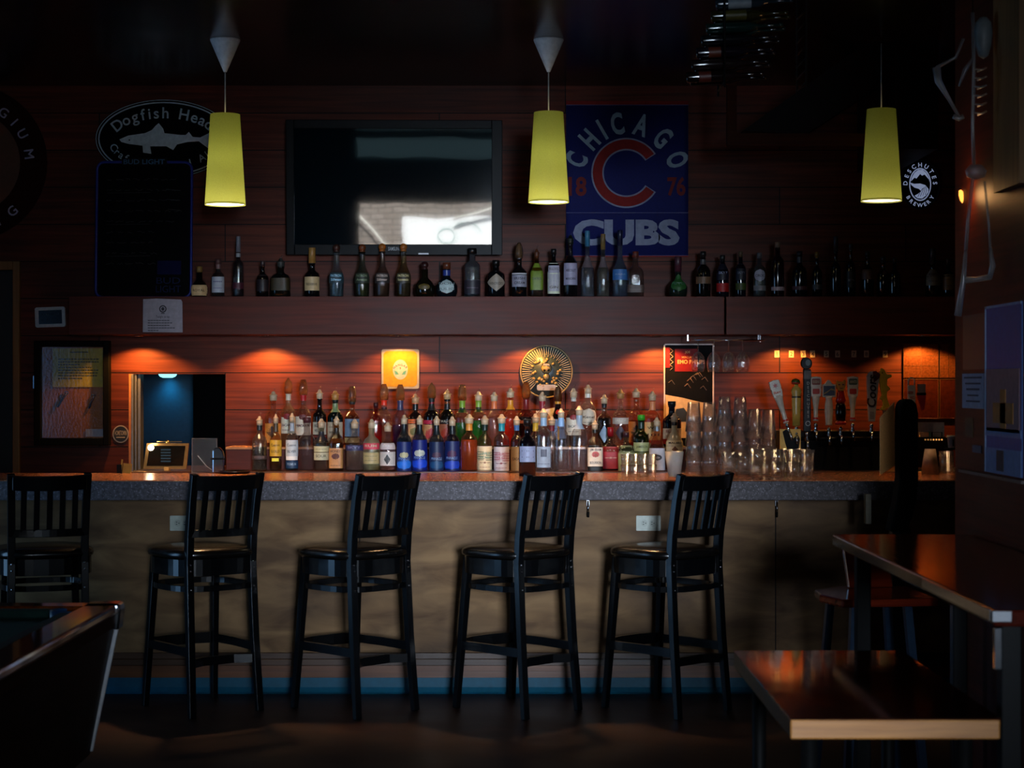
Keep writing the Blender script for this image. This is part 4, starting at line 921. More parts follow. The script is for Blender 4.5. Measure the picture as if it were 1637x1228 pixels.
# --- shelf under the television
SR = [
 (319, 426, 27, 'squat', '!#0c0a08', None, ('cork', '#8a6a38'), [], [(456, 473, '#c8a878', 'ROYAL', '#5a3a1c', 'wavy')], 'short black bottle with tan wavy label and cork, beside the menu board', {'ch': 9}),
 (349, 414, 20, 'wine', '#9098a0', None, ('cap', '#5a3a38'), [(418, 430, '#6a4a48')], [(443, 468, '#a8aab4', '=====|-----', '#2a2a80')], 'small bottle with shiny silver striped label on the upper shelf', {}),
 (381, 378, 18, 'apoth', '#7a7c88', ('#4a1424', 452), ('long', '#7c7e88'), [(405, 411, '#8a8c90')], [(452, 462, '#3a0c1c', '', '')], 'tall slim bottle with maroon lower half, tallest beside the menu board', {}),
 (420, 417, 19, 'std', '!#0e0a0c', None, ('cap', '#3a2a2c'), [], [(440, 466, '#1c1418', '', '')], 'very dark slim bottle beside the tall slim maroon one', {}),
 (449, 408, 30, 'flask', '!#0c100c', None, ('spout', '#3a3c38'), [], [(445, 465, '#2c2410', '', '')], 'broad dark bottle with pourer near the lower corner of the television', {'sq': 4}),
 (499, 396, 24, 'wine', '!#0a0a0c', None, ('long', '#a87a3c'), [], [(443, 465, '#b49a70', 'RESERVE', '#4a3a20')], 'dark bottle with long golden capsule and square tan label', {}),
 (538, 392, 24, 'patron', '#b8c4c8', ('#7c94a0', 436), ('ball', '#3a1c14'), [], [(437, 453, '#22343c', 'PATRON|Silver', '#a8e0ff')], 'tequila bottle with bright icy blue lettering and ball stopper', {}),
 (579, 392, 24, 'patron', '#8a947a', ('#56603a', 438), ('ball', '#6a3416'), [], [(437, 453, '#20261c', 'PATRON|Anejo', '#8a9a78')], 'tequila bottle with dull greenish lettering and ball stopper', {}),
 (611, 391, 24, 'patron', '#a89080', ('#7a5a3c', 437), ('ball', '#a05a1c'), [], [(437, 453, '#2a2220', 'PATRON|Silver', '#d8c0b0')], 'tequila bottle with pinkish white lettering and orange ball stopper', {}),
 (645, 391, 24, 'patron', '#a08a50', ('#6a5424', 438), ('ball', '#a05a1c'), [], [(437, 453, '#2a2414', 'PATRON|Reposado', '#e8d8a0')], 'tequila bottle with pale gold lettering and orange ball stopper', {}),
 (679, 420, 32, 'squat', '!#121008', None, ('ball', '#2c0c0c'), [], [(454, 464, '#4a3c18', '', '', 'oval', .6)], 'round dark squat bottle with dark red ball stopper', {}),
 (714, 420, 35, 'squat', '!#0c1218', None, ('cork', '#5a2c18'), [(432, 441, '#1c2c6a')], [(447, 470, '#98a8a8', 'DON|JULIO', '#6a7a7a', 'oval', .72)], 'round squat bottle with blue neck band and oval silver label', {}),
 (755, 397, 26, 'apoth', '#5c6068', None, ('cap', '#08080a'), [], [(448, 470, '#1c1820', '-------', '#8a7a8a')], 'square shouldered grey bottle with flat black stopper below the television corner', {'cw': 1.5, 'gb': .2}),
 (793, 416, 28, 'apoth', '!#08090c', None, ('cap', '#0a0a0a'), [], [(438, 466, '#84786a', "HENDRICK'S", '#38302a', 'diamond', 1.3)], 'black apothecary bottle with diamond shaped tan label', {}),
 (830, 388, 24, 'std', '!#0a0c0e', None, ('dark', ''), [(405, 412, '#9a9c98')], [(440, 459, '#7c7c8a', 'IRISH|CREAM', '#3a3a44'), (437, 439, '#b0b0b4', '', '')], 'dark bottle with grey label and silver neck band, under the shade pendant', {}),
 (858, 393, 20, 'flask', '#8a5a1c', ('#5a2c0c', 416), ('spout', '#5a3018'), [], [(421, 464, '#5c7018', 'CHARTREUSE', '#24300c')], 'amber bottle with tall yellow-green label', {'sq': 5}),
 (885, 398, 19, 'apoth', '!#080a0c', None, ('cap', '#0a0a0c'), [], [(421, 470, '#b0b49a', '', ''), (425, 466, '#8a8898', 'BULLDOG||||GIN', '#4a3c20', 'rect', .9)], 'narrow black bottle with tall cream framed label', {'sq': 4, 'cw': 1.3}),
 (912, 371, 22, 'std', '#2c2c38', None, ('spout', '#1c221c'), [], [(421, 456, '#88849c', 'ABSOLUT|MANDRIN', '#30303c')], 'dark bottle with lavender white label in front of the team banner', {}),
 (939, 369, 22, 'tall', '#70768a', None, ('long', '#3c7a9c'), [], [(411, 428, '#54484c', '', '')], 'tall frosted bottle with light blue cap in front of the banner', {'gb': .15}),
 (964, 374, 21, 'tall', '#70706a', None, ('long', '#7c6438'), [], [(411, 428, '#54484c', '', '')], 'tall frosted bottle with gold cap in front of the banner', {'gb': .15}),
 (991, 368, 24, 'tall', '#56688a', None, ('long', '#0c1634'), [], [(431, 448, '#2c5c94', '^^^^', '#8aa4c0')], 'tall frosted bottle with navy cap and blue mountain label', {'gb': .2}),
 (1016, 402, 26, 'flask', '#b0a49c', None, ('cork', '#5a2820'), [], [(456, 468, '#4a3c36', '-----', '#7c6c64')], 'clear square bottle with brown cork below the banner corner', {'sq': 5}),
 (1084, 410, 30, 'squat', '!#14201a', None, ('long', '#4a2430'), [], [(438, 466, '#1c4a1c', 'PEPPER', '#3a6a4a', 'oval', 1.1)], 'round bottle with dull green oval label, first after the banner', {}),
 (1124, 402, 24, 'flask', '!#0c0a0a', None, ('cap', '#141214'), [(415, 423, '#3a3a3c')], [(443, 454, '#5c4430', '', '', 'wavy')], 'dark bottle with brown wavy label next to the green oval one', {}),
 (1155, 408, 20, 'apoth', '!#0c0c18', None, ('cap', '#1c2020'), [], [(453, 467, '#8a0c0c', '', ''), (422, 448, '#0c0c1c', 'SKYY', '#8a90b0')], 'slim dark bottle with bright red band near its foot', {}),
 (1184, 402, 17, 'apoth', '!#0c0e18', None, ('cap', '#5a4a38'), [], [(453, 464, '#2c3a0c', '', ''), (422, 448, '#0c0e1c', 'SKYY', '#787c90')], 'slim dark bottle with olive green band near its foot', {}),
 (1214, 404, 20, 'apoth', '#5c5c60', None, ('cap', '#5c5c60'), [], [(431, 450, '#8a8a9c', 'CIROC', '#303038', 'oval', .95), (457, 465, '#606064', '', '')], 'slim bottle with round grey label and grey band', {'gb': .2}),
 (1243, 387, 21, 'apoth', '!#1c0c10', None, ('cap', '#7c6450'), [], [(459, 465, '#988488', '', '')], 'dark maroon bottle with tan cap and pale band near its foot', {}),
 (1278, 402, 24, 'flask', '!#0a0a0e', None, ('cap', '#1c1c22'), [(408, 420, '#2c2c34')], [(458, 464, '#3c1c24', '', '')], 'squat dark bottle with thin maroon strip, beside the pale banded bottle', {}),
 (1306, 403, 16, 'std', '!#08080a', None, ('cap', '#7c5c14'), [], [(455, 463, '#38383c', '', '')], 'black bottle with small gold cap near the dark shelf end', {}),
 (1336, 378, 17, 'std', '!#0a0a0e', None, ('long', '#2c2a30'), [], [], 'tallest dark bottle in the dim part of the shelf', {}),
 (1360, 390, 15, 'std', '!#08080a', None, ('cap', '#3a3c3c'), [], [(434, 460, '#0c0a0a', 'B', '#7c7470')], 'black bottle bearing one large pale letter', {}),
 (1387, 402, 20, 'std', '!#08080a', None, ('cap', '#1c1c1c'), [], [(431, 447, '#4a3226', '', '')], 'black bottle with dull brown square label', {}),
 (1412, 410, 20, 'std', '!#08080a', None, ('cap', '#141414'), [], [(432, 440, '#3a1018', '', '', 'oval', .4)], 'black bottle with tiny red dot, in the dim part of the shelf', {}),
 (1430, 412, 18, 'flask', '!#080a10', None, ('cap', '#141418'), [], [], 'plain black bottle with a bluish glint beside the dim pendant', {}),
 (1491, 397, 23, 'std', '!#0a0a0c', None, ('long', '#2c2428'), [], [(431, 457, '#685a4c', 'BOURBON|----', '#3a1c14')], 'dark bottle with cream printed label near the partition', {}),
 (1516, 414, 19, 'flask', '!#100c08', None, ('cap', '#1c1410'), [], [(439, 464, '#5c3c14', '----|----', '#2c1808')], 'dark bottle with golden brown label, last against the partition', {}),
]
for r_ in SR:
    bottle(10.925, SZ1, 475.9, r_[:9] + (r_[9], 'bottles on the wall shelf', r_[10] if len(r_) > 10 else {}))

# --- front row on the back counter
SP = ('spout', '')
FR = [
 (415, 660, 24, 'flask', '#a89484', ('#1c0c0a', 714), SP, [(677, 688, '#141416')], [(728, 734, '#3c2c2c', 'TITOS', '#8a7a78')], 'dark liquid bottle with black neck, first of the front row beside the chair back', {'gb': .1}),
 (441, 657, 19, 'flask', '#c0a070', ('#7a4c20', 735), SP, [(677, 690, '#3c3018')], [(703, 729, '#b08a28', 'Cuervo|GOLD', '#5a3c10'), (732, 737, '#f0d040', '', '', 'rect', .6)], 'bottle with gold upper label and small yellow square', {}),
 (467, 655, 20, 'flask', '#c0ccd8', ('#1c3450', 738), SP, [(676, 689, '#8494a4')], [(703, 729, '#a8b0b8', 'Cuervo|SILVER', '#5a646c'), (729, 735, '#f4f6fa', '', '', 'rect', 1.1), (736, 748, '#143050', 'PREMIUM', '#8aa4c0')], 'bottle with silver label, white strip and navy base', {}),
 (491, 668, 28, 'std', '#dcd4d4', None, ('cap', '#5a2c30'), [], [], 'wide clear bottle without label in the front row, beside the navy based one', {}),
 (514, 664, 24, 'std', '#c8c4b0', None, SP, [(690, 707, '#1c1c24')], [(713, 722, '#b0aa84', '----', '#6a6448'), (723, 735, '#a8a488', 'SOUR', '#5a543c')], 'clear bottle with pale olive double label', {}),
 (538, 660, 22, 'flask', '#a8743c', ('#7a4418', 708), SP, [(684, 700, '#181414')], [(716, 748, '#a87444', 'HONEY|||----', '#5a2c14'), (724, 734, '#4a1410', '', '', 'oval', .5)], 'bottle with tan label and dark red seal', {'sq': 5}),
 (567, 665, 29, 'flask', '#d0c4bc', ('#a88c80', 715), SP, [], [(711, 720, '#2c2848', 'SKYY', '#8a84a8')], 'clear bottle with a dark blue band of lettering', {}),
 (594, 666, 27, 'flask', '#d8c890', ('#e8cc88', 706), SP, [], [(709, 719, '#c83848', 'RUM', '#e8c0a0'), (724, 742, '#b89c68', '-----|----', '#94784c')], 'frosted yellowish bottle with red lettering', {'gr': .3, 'gb': .3}),
 (620, 670, 25, 'std', '#e0ccc4', ('#b88478', 744), SP, [], [(708, 718, '#c0a8a0', 'JERRY', '#f0e0d8'), (722, 744, '#c4b4a8', '', ''), (726, 742, '#1c1414', '', '', 'diamond', .4)], 'clear bottle with white label bearing a black sketch', {}),
 (646, 658, 24, 'flask', '#4a5a90', None, SP, [(675, 695, '#0c1014')], [(706, 752, '#0a1a54', 'PINNACLE', '#8aa0d0'), (722, 732, '#b0a478', '', '', 'oval', .6), (733, 750, '#1c64c0', '', '', 'oval', 1.1)], 'navy bottle with yellowish picture over a bright blue circle', {}),
 (671, 660, 25, 'flask', '#4a5a98', None, SP, [(675, 695, '#0c1418')], [(704, 752, '#0a1660', 'PINNACLE', '#8aa4d8'), (719, 731, '#b8b4a0', '', '', 'oval', .7), (733, 750, '#1840b8', '', '', 'oval', 1.2)], 'navy bottle with white picture over a deep blue circle', {}),
 (698, 660, 24, 'flask', '#44587c', None, SP, [(675, 695, '#0c1418')], [(706, 752, '#08183c', 'PINNACLE', '#8098c0'), (722, 732, '#3c2038', '', '', 'oval', .6), (735, 750, '#123c64', '', '', 'oval', 1.0)], 'navy bottle with dim purple picture over a dull blue circle', {}),
 (723, 662, 25, 'flask', '#44568c', None, SP, [(675, 695, '#0c1418')], [(706, 752, '#0a1a4c', 'PINNACLE', '#8098c8'), (720, 733, '#40183c', '', '', 'oval', .6), (736, 751, '#1838a0', '', '', 'oval', 1.3)], 'navy bottle with dark red picture, last of the four navy ones', {}),
 (750, 657, 27, 'wine', '#c89468', ('#f0862a', 703), SP, [(676, 688, '#c07c28')], [], 'bottle of amber orange liqueur with orange neck band', {}),
 (775, 660, 23, 'wine', '#d0c090', ('#b08c4c', 716), SP, [(676, 689, '#10241c')], [(714, 752, '#d0b890', '||||* |----', '#9a4c2c'), (722, 737, '#10402c', 'APPLE|PUCKER', '#7ca48c', 'wavy', 1.35)], 'bottle with cream label crossed by a green ribbon', {}),
 (802, 657, 25, 'wine', '#c0a0a0', ('#4a0c18', 712), SP, [(676, 689, '#1c7c8c')], [(714, 752, '#b0a8ac', '||||* |----', '#8a2c3c'), (722, 737, '#7c1834', 'CHERRY|LIQUEUR', '#c07c90', 'wavy', 1.35)], 'maroon bottle with grey white label crossed by a red ribbon', {}),
 (826, 660, 20, 'wine', '#8a7464', ('#241410', 716), SP, [(676, 688, '#34609c')], [(714, 752, '#8a7450', '|CACAO|', '#4a3820')], 'dark bottle with olive tan label and blue neck band', {}),
 (856, 656, 22, 'wine', '#c0b4a0', None, SP, [(676, 689, '#a88c24')], [], 'bottle with yellow neck band standing behind the dark wine bottle', {}),
 (882, 660, 22, 'wine', '#c0a8a0', None, SP, [(676, 689, '#5a1420')], [], 'bottle with maroon neck band behind the tall clear bottles', {}),
 (951, 667, 24, 'flask', '#b8a488', ('#3c1c10', 712), SP, [(683, 692, '#0c0c0c')], [(715, 745, '#c8bcac', 'JIM BEAM|||BOURBON', '#4a3830'), (721, 731, '#a03c38', '', '', 'oval', .45), (746, 754, '#0c0a0a', '', '')], 'square whiskey bottle with white label and red seal', {'sq': 5}),
 (976, 684, 26, 'flask', '#b89484', ('#5c1418', 712), ('cap', '#a0141c'), [], [(715, 750, '#941c28', '||*||', '#e0a8a0')], 'square bottle with red cap and full crimson label', {'sq': 5, 'ch': 14}),
 (1001, 690, 26, 'flask', '#a8b098', ('#58604c', 714), ('cap', '#3c1c24'), [], [(712, 752, '#7a8464', '', '')], 'square bottle with grey green label behind the shot glasses', {'sq': 5}),
 (1025, 664, 26, 'wine', '#3c6418', ('#24440c', 696), ('cap', '#3cac28'), [(671, 686, '#16281c')], [(708, 722, '#909868', 'JAMESON', '#4c4c20', 'wavy', 1.3), (723, 752, '#4c5428', '', '')], 'green whiskey bottle with bright green cap', {}),
 (1050, 662, 25, 'slope', '#c88c60', ('#742c14', 712), SP, [(675, 689, '#7c8c98')], [(716, 751, '#b4b4bc', '', ''), (726, 736, '#2c2c34', '', '', 'oval', .5), (729, 733, '#b4b4bc', '', '', 'oval', .26)], 'amber bottle with white label bearing a black ring', {'sq': 4}),
 (1078, 655, 28, 'cone', '!#d8c4a0', None, SP, [(672, 680, '#141010')], [(704, 712, '#d4c09c', 'MALIBU', '#4c3424'), (713, 725, '#d4c09c', '', ''), (713, 723, '#6a3c28', '', '', 'diamond', .35)], 'opaque white coconut rum bottle with a palm picture, standing behind the plastic cups', {}),
]
def stagger(rows, D, dd):
    out, edge_, off = {}, -1e9, 0.0
    for r_ in sorted(rows, key=lambda q: q[0]):
        if r_[0] - r_[2] / 2 < edge_ + 1: off = dd if off == 0.0 else 0.0
        else: off = 0.0
        out[id(r_)] = D + off; edge_ = r_[0] + r_[2] / 2
    return out
sg = stagger(FR, 10.45, .085)
for r_ in FR: bottle(sg[id(r_)], CT, 752.4, r_[:9] + (r_[9], 'front row of bottles behind the bar', r_[10]))

# --- back row on the wooden step
CV = ('cover', '')
BR_ = [
 (437, 617, 26, 'std', '#d8a888', ('#b86424', 700), SP, [(634, 637, '#3c1c10')], [(673, 704, '#c88038', '', ''), (677, 696, '#2c1810', '', '', 'diamond', 1.0)], 'amber bottle with orange label and dark bird picture, first of the raised row', {}),
 (461, 601, 24, 'std', '#d0c0b0', ('#a88c70', 672), CV, [(627, 637, '#d0c0a8')], [(664, 690, '#d8ccb4', '|BACARDI|----', '#5c2c28'), (658, 668, '#7c1c20', '', '', 'oval', .5)], 'clear rum bottle with white label, white neck band and pointed amber cover', {'tip': .15}),
 (485, 603, 25, 'std', '#c8b0a0', ('#5a1818', 668), CV, [(627, 637, '#a81418')], [(662, 692, '#d0bca4', '|BACARDI|', '#4c2828'), (675, 677, '#8c2428', '', ''), (658, 668, '#5c1c18', '', '', 'oval', .5)], 'rum bottle with red neck band and white label', {'tip': .9}),
 (511, 614, 22, 'std', '!#140c0c', None, SP, [], [(671, 691, '#b0a490', 'BLACK|VELVET', '#2c2420'), (692, 696, '#6c2c24', '', '')], 'black bottle with grey white label in the raised row', {}),
 (536, 616, 25, 'std', '!#0c1410', None, ('spout', '#c88c4c'), [(632, 640, '#0c1814'), (641, 655, '#6c7c54')], [(671, 704, '#a8947c', '-----|Whiskey|-----', '#4c3828')], 'dark green bottle with beige script label', {}),
 (563, 614, 24, 'std', '#c88c50', ('#8c4c1c', 660), CV, [(637, 643, '#141010')], [(666, 694, '#5c6c80', '', '', 'wavy'), (696, 704, '#a48c5c', '', '')], 'amber bottle with steel blue label', {'tip': .9}),
 (601, 640, 20, 'apoth', '#b83c30', ('#e81820', 676), ('cap', '#3c1014'), [], [], 'bottle of bright red syrup half hidden in the raised row', {}),
 (614, 611, 26, 'std', '#e0c4b8', ('#b89890', 672), CV, [(637, 645, '#d83018'), (648, 652, '#2c1010')], [], 'clear bottle with red neck wrap in front of the yellow card', {'tip': .7}),
 (640, 611, 26, 'std', '#c0a0b0', ('#6c1c78', 676), CV, [(637, 652, '#34304c')], [], 'bottle of dark purple liqueur with amber cover', {'tip': .7}),
 (664, 622, 26, 'std', '!#1c1010', None, ('spout', '#d8a070'), [(632, 652, '#101414'), (639, 643, '#e06030')], [(667, 674, '#e05c28', '----', '#101010'), (675, 704, '#c89464', '', ''), (680, 694, '#6c6434', '', '', 'oval', .6)], 'black rum bottle with orange neck ring and peach label', {}),
 (690, 608, 26, 'std', '!#140c0c', None, CV, [(632, 652, '#141414'), (638, 642, '#b81c34')], [(668, 674, '#a81c34', '----', '#181010'), (675, 704, '#b0784c', '', ''), (680, 700, '#a01c28', '', '', 'oval', .8)], 'black rum bottle with crimson neck ring and pointed cover', {'tip': .15}),
 (715, 616, 26, 'std', '!#120e0c', None, ('spout', '#c8a070'), [(632, 652, '#141414'), (638, 643, '#c8642c')], [(668, 674, '#1c1414', 'RUM', '#c8b8a0'), (675, 704, '#8c4c34', '', ''), (680, 700, '#8c2414', '', '', 'oval', .8)], 'black rum bottle with orange neck ring and brown red label', {}),
 (739, 611, 26, 'std', '#c8a890', ('#18a832', 672), CV, [(637, 648, '#6c8c24'), (649, 656, '#143014')], [], 'bottle of green liqueur with tilted amber cover', {'tip': .8}),
 (765, 618, 26, 'std', '#d0b49c', ('#2cb444', 670), SP, [(637, 648, '#789834'), (649, 656, '#1c3014')], [], 'bottle of green liqueur with cream pourer', {}),
 (790, 618, 24, 'std', '#e0c4b8', ('#c8988c', 664), SP, [(637, 650, '#d86c3c')], [], 'clear bottle with coral neck wrap', {}),
 (816, 612, 26, 'std', '#f0b080', ('#ff4612', 666), SP, [(636, 651, '#f08420')], [], 'bottle of glowing red orange liqueur', {}),
 (841, 608, 26, 'std', '#8c3c34', ('#240808', 664), ('cover', ''), [(636, 652, '#6c1418')], [(669, 674, '#a84c28', '', '')], 'nearly black red bottle with golden cover before the medallion', {'tip': .8}),
 (867, 618, 25, 'std', '#d8b8ac', ('#8c1c20', 680), SP, [(633, 651, '#8c1c24')], [], 'clear bottle with crimson neck wrap below the medallion', {}),
 (892, 614, 27, 'slope', '!#180808', None, ('dark', ''), [(638, 643, '#c08018')], [(652, 660, '#e02414', '', '', 'oval', .6), (667, 698, '#7c90b4', '|===|', '#2c3c74'), (667, 700, '#c88414', '', '', 'rect', .12)], 'dark sloping bottle with red emblem and gold neck ring', {}),
 (917, 612, 24, 'std', '#c0b4a8', ('#988878', 660), SP, [(627, 638, '#c8c0b0')], [(664, 692, '#d0c4b0', '|BACARDI|---', '#2c2c2c'), (659, 668, '#7c141c', '', '', 'oval', .5)], 'clear rum bottle with white label, white neck band and cream pourer', {}),
 (940, 607, 26, 'apoth', '#d8dce0', None, SP, [(620, 633, '#d0c8b8')], [(650, 678, '#c8b49c', '|Ketel|---', '#6c5444', 'oval', 1.2)], 'tall clear bottle with cream shield label', {}),
 (966, 622, 23, 'std', '#a0785c', ('#3c2418', 664), SP, [(641, 648, '#0c0c0c')], [(676, 704, '#7c90a4', '', '', 'diamond', .7)], 'brown bottle with a pale blue figure', {}),
 (992, 614, 26, 'std', '#d8ccc0', None, ('spout', '#c08850'), [], [(664, 674, '#b0a090', 'SAILOR', '#e8dccc'), (676, 700, '#34202c', '', '', 'diamond', .6)], 'clear bottle with pale lettering across its shoulder', {}),
 (1017, 613, 26, 'std', '#dca07c', ('#b06024', 668), SP, [(636, 639, '#5c3018')], [(671, 704, '#a85c24', '', ''), (676, 698, '#1c100c', '', '', 'diamond', .9)], 'amber bottle with brown label and dark bird picture near the green bottle', {}),
 (1043, 617, 26, 'std', '#f0a070', ('#c8501c', 665), SP, [(638, 652, '#e88050')], [(671, 700, '#d8a870', 'Wild|101', '#5c2418'), (700, 706, '#a82c18', '', '')], 'amber bottle whose cream label reads 101', {}),
 (1074, 638, 30, 'std', '!#0c1420', None, ('cap', '#101418'), [], [(681, 698, '#c8b4a0', 'BLACK|---', '#a0442c'), (698, 706, '#8c1c1c', '', '')], 'wide black bottle with cream and red label behind the coconut rum', {'ch': 6}),
]
sg = stagger(BR_, 10.665, .09)
for r_ in BR_: bottle(sg[id(r_)], RZ, 710.5, r_[:9] + (r_[9], 'raised row of bottles on the wooden step', r_[10]))
# --- on the bar itself
bottle(9.43, BT, 760.6, (843, 670, 27, 'wine', '!#0c080c', None, ('cap', '#0c0a0a'), [(673, 677, '#a86440')], [(713, 738, '#8c90a8', '==|==', '#3c3c54', 'rect', 1.1)], 'dark wine bottle with bluish white label standing on the bar top', 'bottles standing on the bar top', {}))
for row in (
 (869, 648, 27, 'apoth', '#dcdcdc', None, SP, [(667, 681, '#8ca4b8')], [(714, 747, '#9ca0a8', '|||----', '#5c606c', 'rect', .9), (718, 730, '#4c4c58', '', '', 'rect', .35)], 'tall clear bottle with grey label, beside the dark wine bottle', 'bottles standing on the bar top', {}),
 (897, 648, 25, 'flask', '#e0dcd8', None, SP, [(665, 682, '#8cacd0')], [], 'tall clear bottle with bright blue neck label and empty front', 'bottles standing on the bar top', {}),
 (926, 644, 27, 'flask', '#e0dcd8', None, SP, [(664, 686, '#94a0ac')], [], 'tall clear bottle with grey blue neck label, widest of the unlabelled ones', 'bottles standing on the bar top', {})):
    bottle(9.62, BT, 758.1, row)

# ================================================================ GLASSES
def cup_mb(r0, r1, h, th=.002, base=.008, seg=20, up=True):
    """open tumbler: outer base radius r0, rim radius r1; up=False stands it on its rim"""
    pr = [(.001, 0), (r0, 0), (r0 + (r1 - r0) * .5, h * .5), (r1, h), (r1 - th, h), (r0 - th, base), (.001, base)]
    if not up: pr = [(r, h - z) for r, z in pr]
    m = MB(); m.lathe(pr, seg=seg, caps=False); return m
PROTO = {}
def place(kind, loc, lb, grp, cat='glass', rz=0):
    """first call builds the vessel, the later ones copy it"""
    if kind in PROTO:
        o = copy_tree(PROTO[kind])
    else:
        if kind == 'pint_glass': o = cup_mb(.030, .044, .150, up=False).build('pint_glass', M_GLASSW)
        elif kind == 'rocks_glass':
            m = cup_mb(.034, .041, .072, .003, .012, seg=24)
            for i in range(1, len(m.v)):
                x, y, z = m.v[i]; k = (i % 24) % 2
                if k and math.hypot(x, y) > .03: m.v[i] = (x * .95, y * .95, z)
            o = m.build('rocks_glass', M_GLASSW)
        elif kind == 'mug':
            o = bpy.data.objects.new('glass_mug', None); COL.objects.link(o)
            m = cup_mb(.036, .038, .118, .004, .014, seg=16)
            m.build('mug_body', M_GLASSW, o)
            MB().tube([(.038, 0, .095), (.06, 0, .09), (.064, 0, .06), (.056, 0, .03), (.037, 0, .028)], .005).build('handle', M_GLASSW, o)
            mm_ = MB()
            for k in range(3): mm_.lathe([(.0385, .03 + k * .03), (.040, .035 + k * .03), (.0385, .04 + k * .03)], seg=16, caps=False)
            mm_.build('cut_rings', M_GLASSW, o)
        elif kind == 'shot_glass': o = cup_mb(.020, .026, .060, .003, .014, seg=14).build('shot_glass', M_GLASSW)
        elif kind == 'wine_glass':
            o = bpy.data.objects.new('wine_glass', None); COL.objects.link(o)   # hangs upside down from its foot at z = 0
            MB().lathe([(.034, 0), (.034, -.002), (.006, -.006), (.004, -.02)], seg=20, caps=False).build('foot', M_GLASSW, o)
            MB().tube([(0, 0, -.006), (0, 0, -.07)], .0035).build('stem', M_GLASSW, o)
            MB().lathe([(.003, -.07), (.018, -.078), (.034, -.10), (.040, -.13), (.038, -.16), (.032, -.185), (.0305, -.185)], seg=24, caps=False).build('bowl', M_GLASSW, o)
        elif kind == 'foam_cup':
            o = cup_mb(.028, .044, .105, .0015, .003, up=False).build('foam_cup', plain('#c0a892', .6, name='foam_cup_white'))
            MB
        elif kind == 'plastic_cup': o = cup_mb(.031, .047, .118, .0012, .003, up=True).build('plastic_cup', glass('#e8d8c0', .2, body=.75))
        PROTO[kind] = o
    o.location = loc; o.rotation_euler = (0, 0, rz)
    return tag(o, lb, cat, grp)
# stacked pint glasses upside down
ST = [(1109, 643, 9.55, 'nearest the plastic cups'), (1134, 643, 9.55, 'second from the plastic cups'),
      (1158, 634, 9.68, 'third from the plastic cups, among the tallest'), (1183, 634, 9.68, 'behind the cut glass mugs, among the tallest'),
      (1206, 654, 9.66, 'shorter, behind the mugs'), (1228, 655, 9.68, 'shortest, nearest the leaning white tap')]
for px, top, D, where in ST:
    Ht = PZ(top, D) - BT; n = max(2, round((Ht - .150) / .074) + 1); stp = (Ht - .150) / (n - 1)
    for k in range(n):
        pos = 'bottom' if k == 0 else 'top' if k == n - 1 else ['second', 'third', 'fourth', 'fifth'][k - 1] + ' up'
        place('pint_glass', (PX(px, D), D, BT + k * stp), f'upside-down pint glass, {pos}, in the stack {where}', 'stacked pint glasses on the bar')
# short glasses
k = 0
SG = [(1208, 9.42, 2, 'by the mugs'), (1226, 9.46, 2, 'between mugs and yellow card'), (1243, 9.36, 2, 'below the yellow card'), (1259, 9.46, 2, 'under the second tap'),
      (1268, 9.36, 2, 'under the black tap'), (1283, 9.47, 2, 'beside the end glasses, set back'), (1289, 9.35, 2, 'at the end of the glasses, toward the chair back')]
for px, D, n, where in SG:
    for j in range(n):
        place('rocks_glass', (PX(px, D) + j * .002, D, BT + j * .062), f'{"upper" if j else "lower"} faceted short glass {where}', 'faceted short glasses on the bar')
for px, D, where in ((1165, 9.45, 'beside the pint stacks'), (1190, 9.45, 'nearest the short glasses')):
    place('mug', (PX(px, D), D, BT), f'cut glass mug with warm sparkle {where}', 'cut glass mugs', 'mug', rz=2.2)
for px, where in ((1007, 'in front of the grey green label'), (1035, 'in front of the green bottle')):
    for j in range(2):
        for i_ in (-1, 1):
            D = 9.34 + .03 * i_ * i_
            place('shot_glass', (PX(px, D) + i_ * .021, D, BT + j * .052), f'{"upper" if j else "lower"} shot glass {where}, toward the {"pint stacks" if i_ > 0 else "wine bottle"}', 'small glasses stacked on the bar')
for j in range(3):
    place('plastic_cup', (PX(1078, 9.36), 9.36, BT + j * .004), ['lowest', 'middle', 'top'][j] + ' of the nested cream plastic cups before the coconut rum bottle', 'nested plastic cups', 'cup')
for j in range(4):
    place('foam_cup', (PX(1487, 9.62), 9.62, BT + j * .008), ['lowest', 'second', 'third', 'top'][j] + ' of the upturned white foam cups beside the dark chair back', 'upturned foam cups', 'cup')
o = place('mug', (PX(1513, 9.6), 9.6, BT), 'faceted glass mug with orange reflections beside the foam cups', 'cut glass mugs', 'mug', rz=.8)
# hanging rack with wine glasses
D = 10.62; zr = PZ(544, D)
e = empty('glass_rack', (PX(1163, D), D, zr), 0, 'chrome wire rack fixed under the shelf for hanging glasses', 'rack')
x0, x1 = PX(1106, D) - PX(1163, D), PX(1221, D) - PX(1163, D)
m = MB()
for y in (-.03, .03, .09): m.tube([(x0, y, 0), (x1, y, 0)], .0025)
m.tube([(x0, -.03, 0), (x0, .3, 0)], .0025).tube([(x1, -.03, 0), (x1, .3, 0)], .0025)
m.build('wire_frame', M_CHROME, e)
MB().box(x0 - .004, x0 + .004, .24, .248, 0, SZ0 - zr).box(x1 - .004, x1 + .004, .24, .248, 0, SZ0 - zr).box(x1 + .008, x1 + .014, .24, .248, -.004, SZ0 - zr).build('bracket', M_CHROME, e)
for px, where in ((1116, 'over the red part of the poster'), (1141, 'over the poster edge'), (1165, 'third from the poster'), (1187, 'farthest from the poster')):
    place('wine_glass', (PX(px, D), D, zr + .006), f'stemmed glass hanging upside down {where}', 'hanging stemmed glasses')

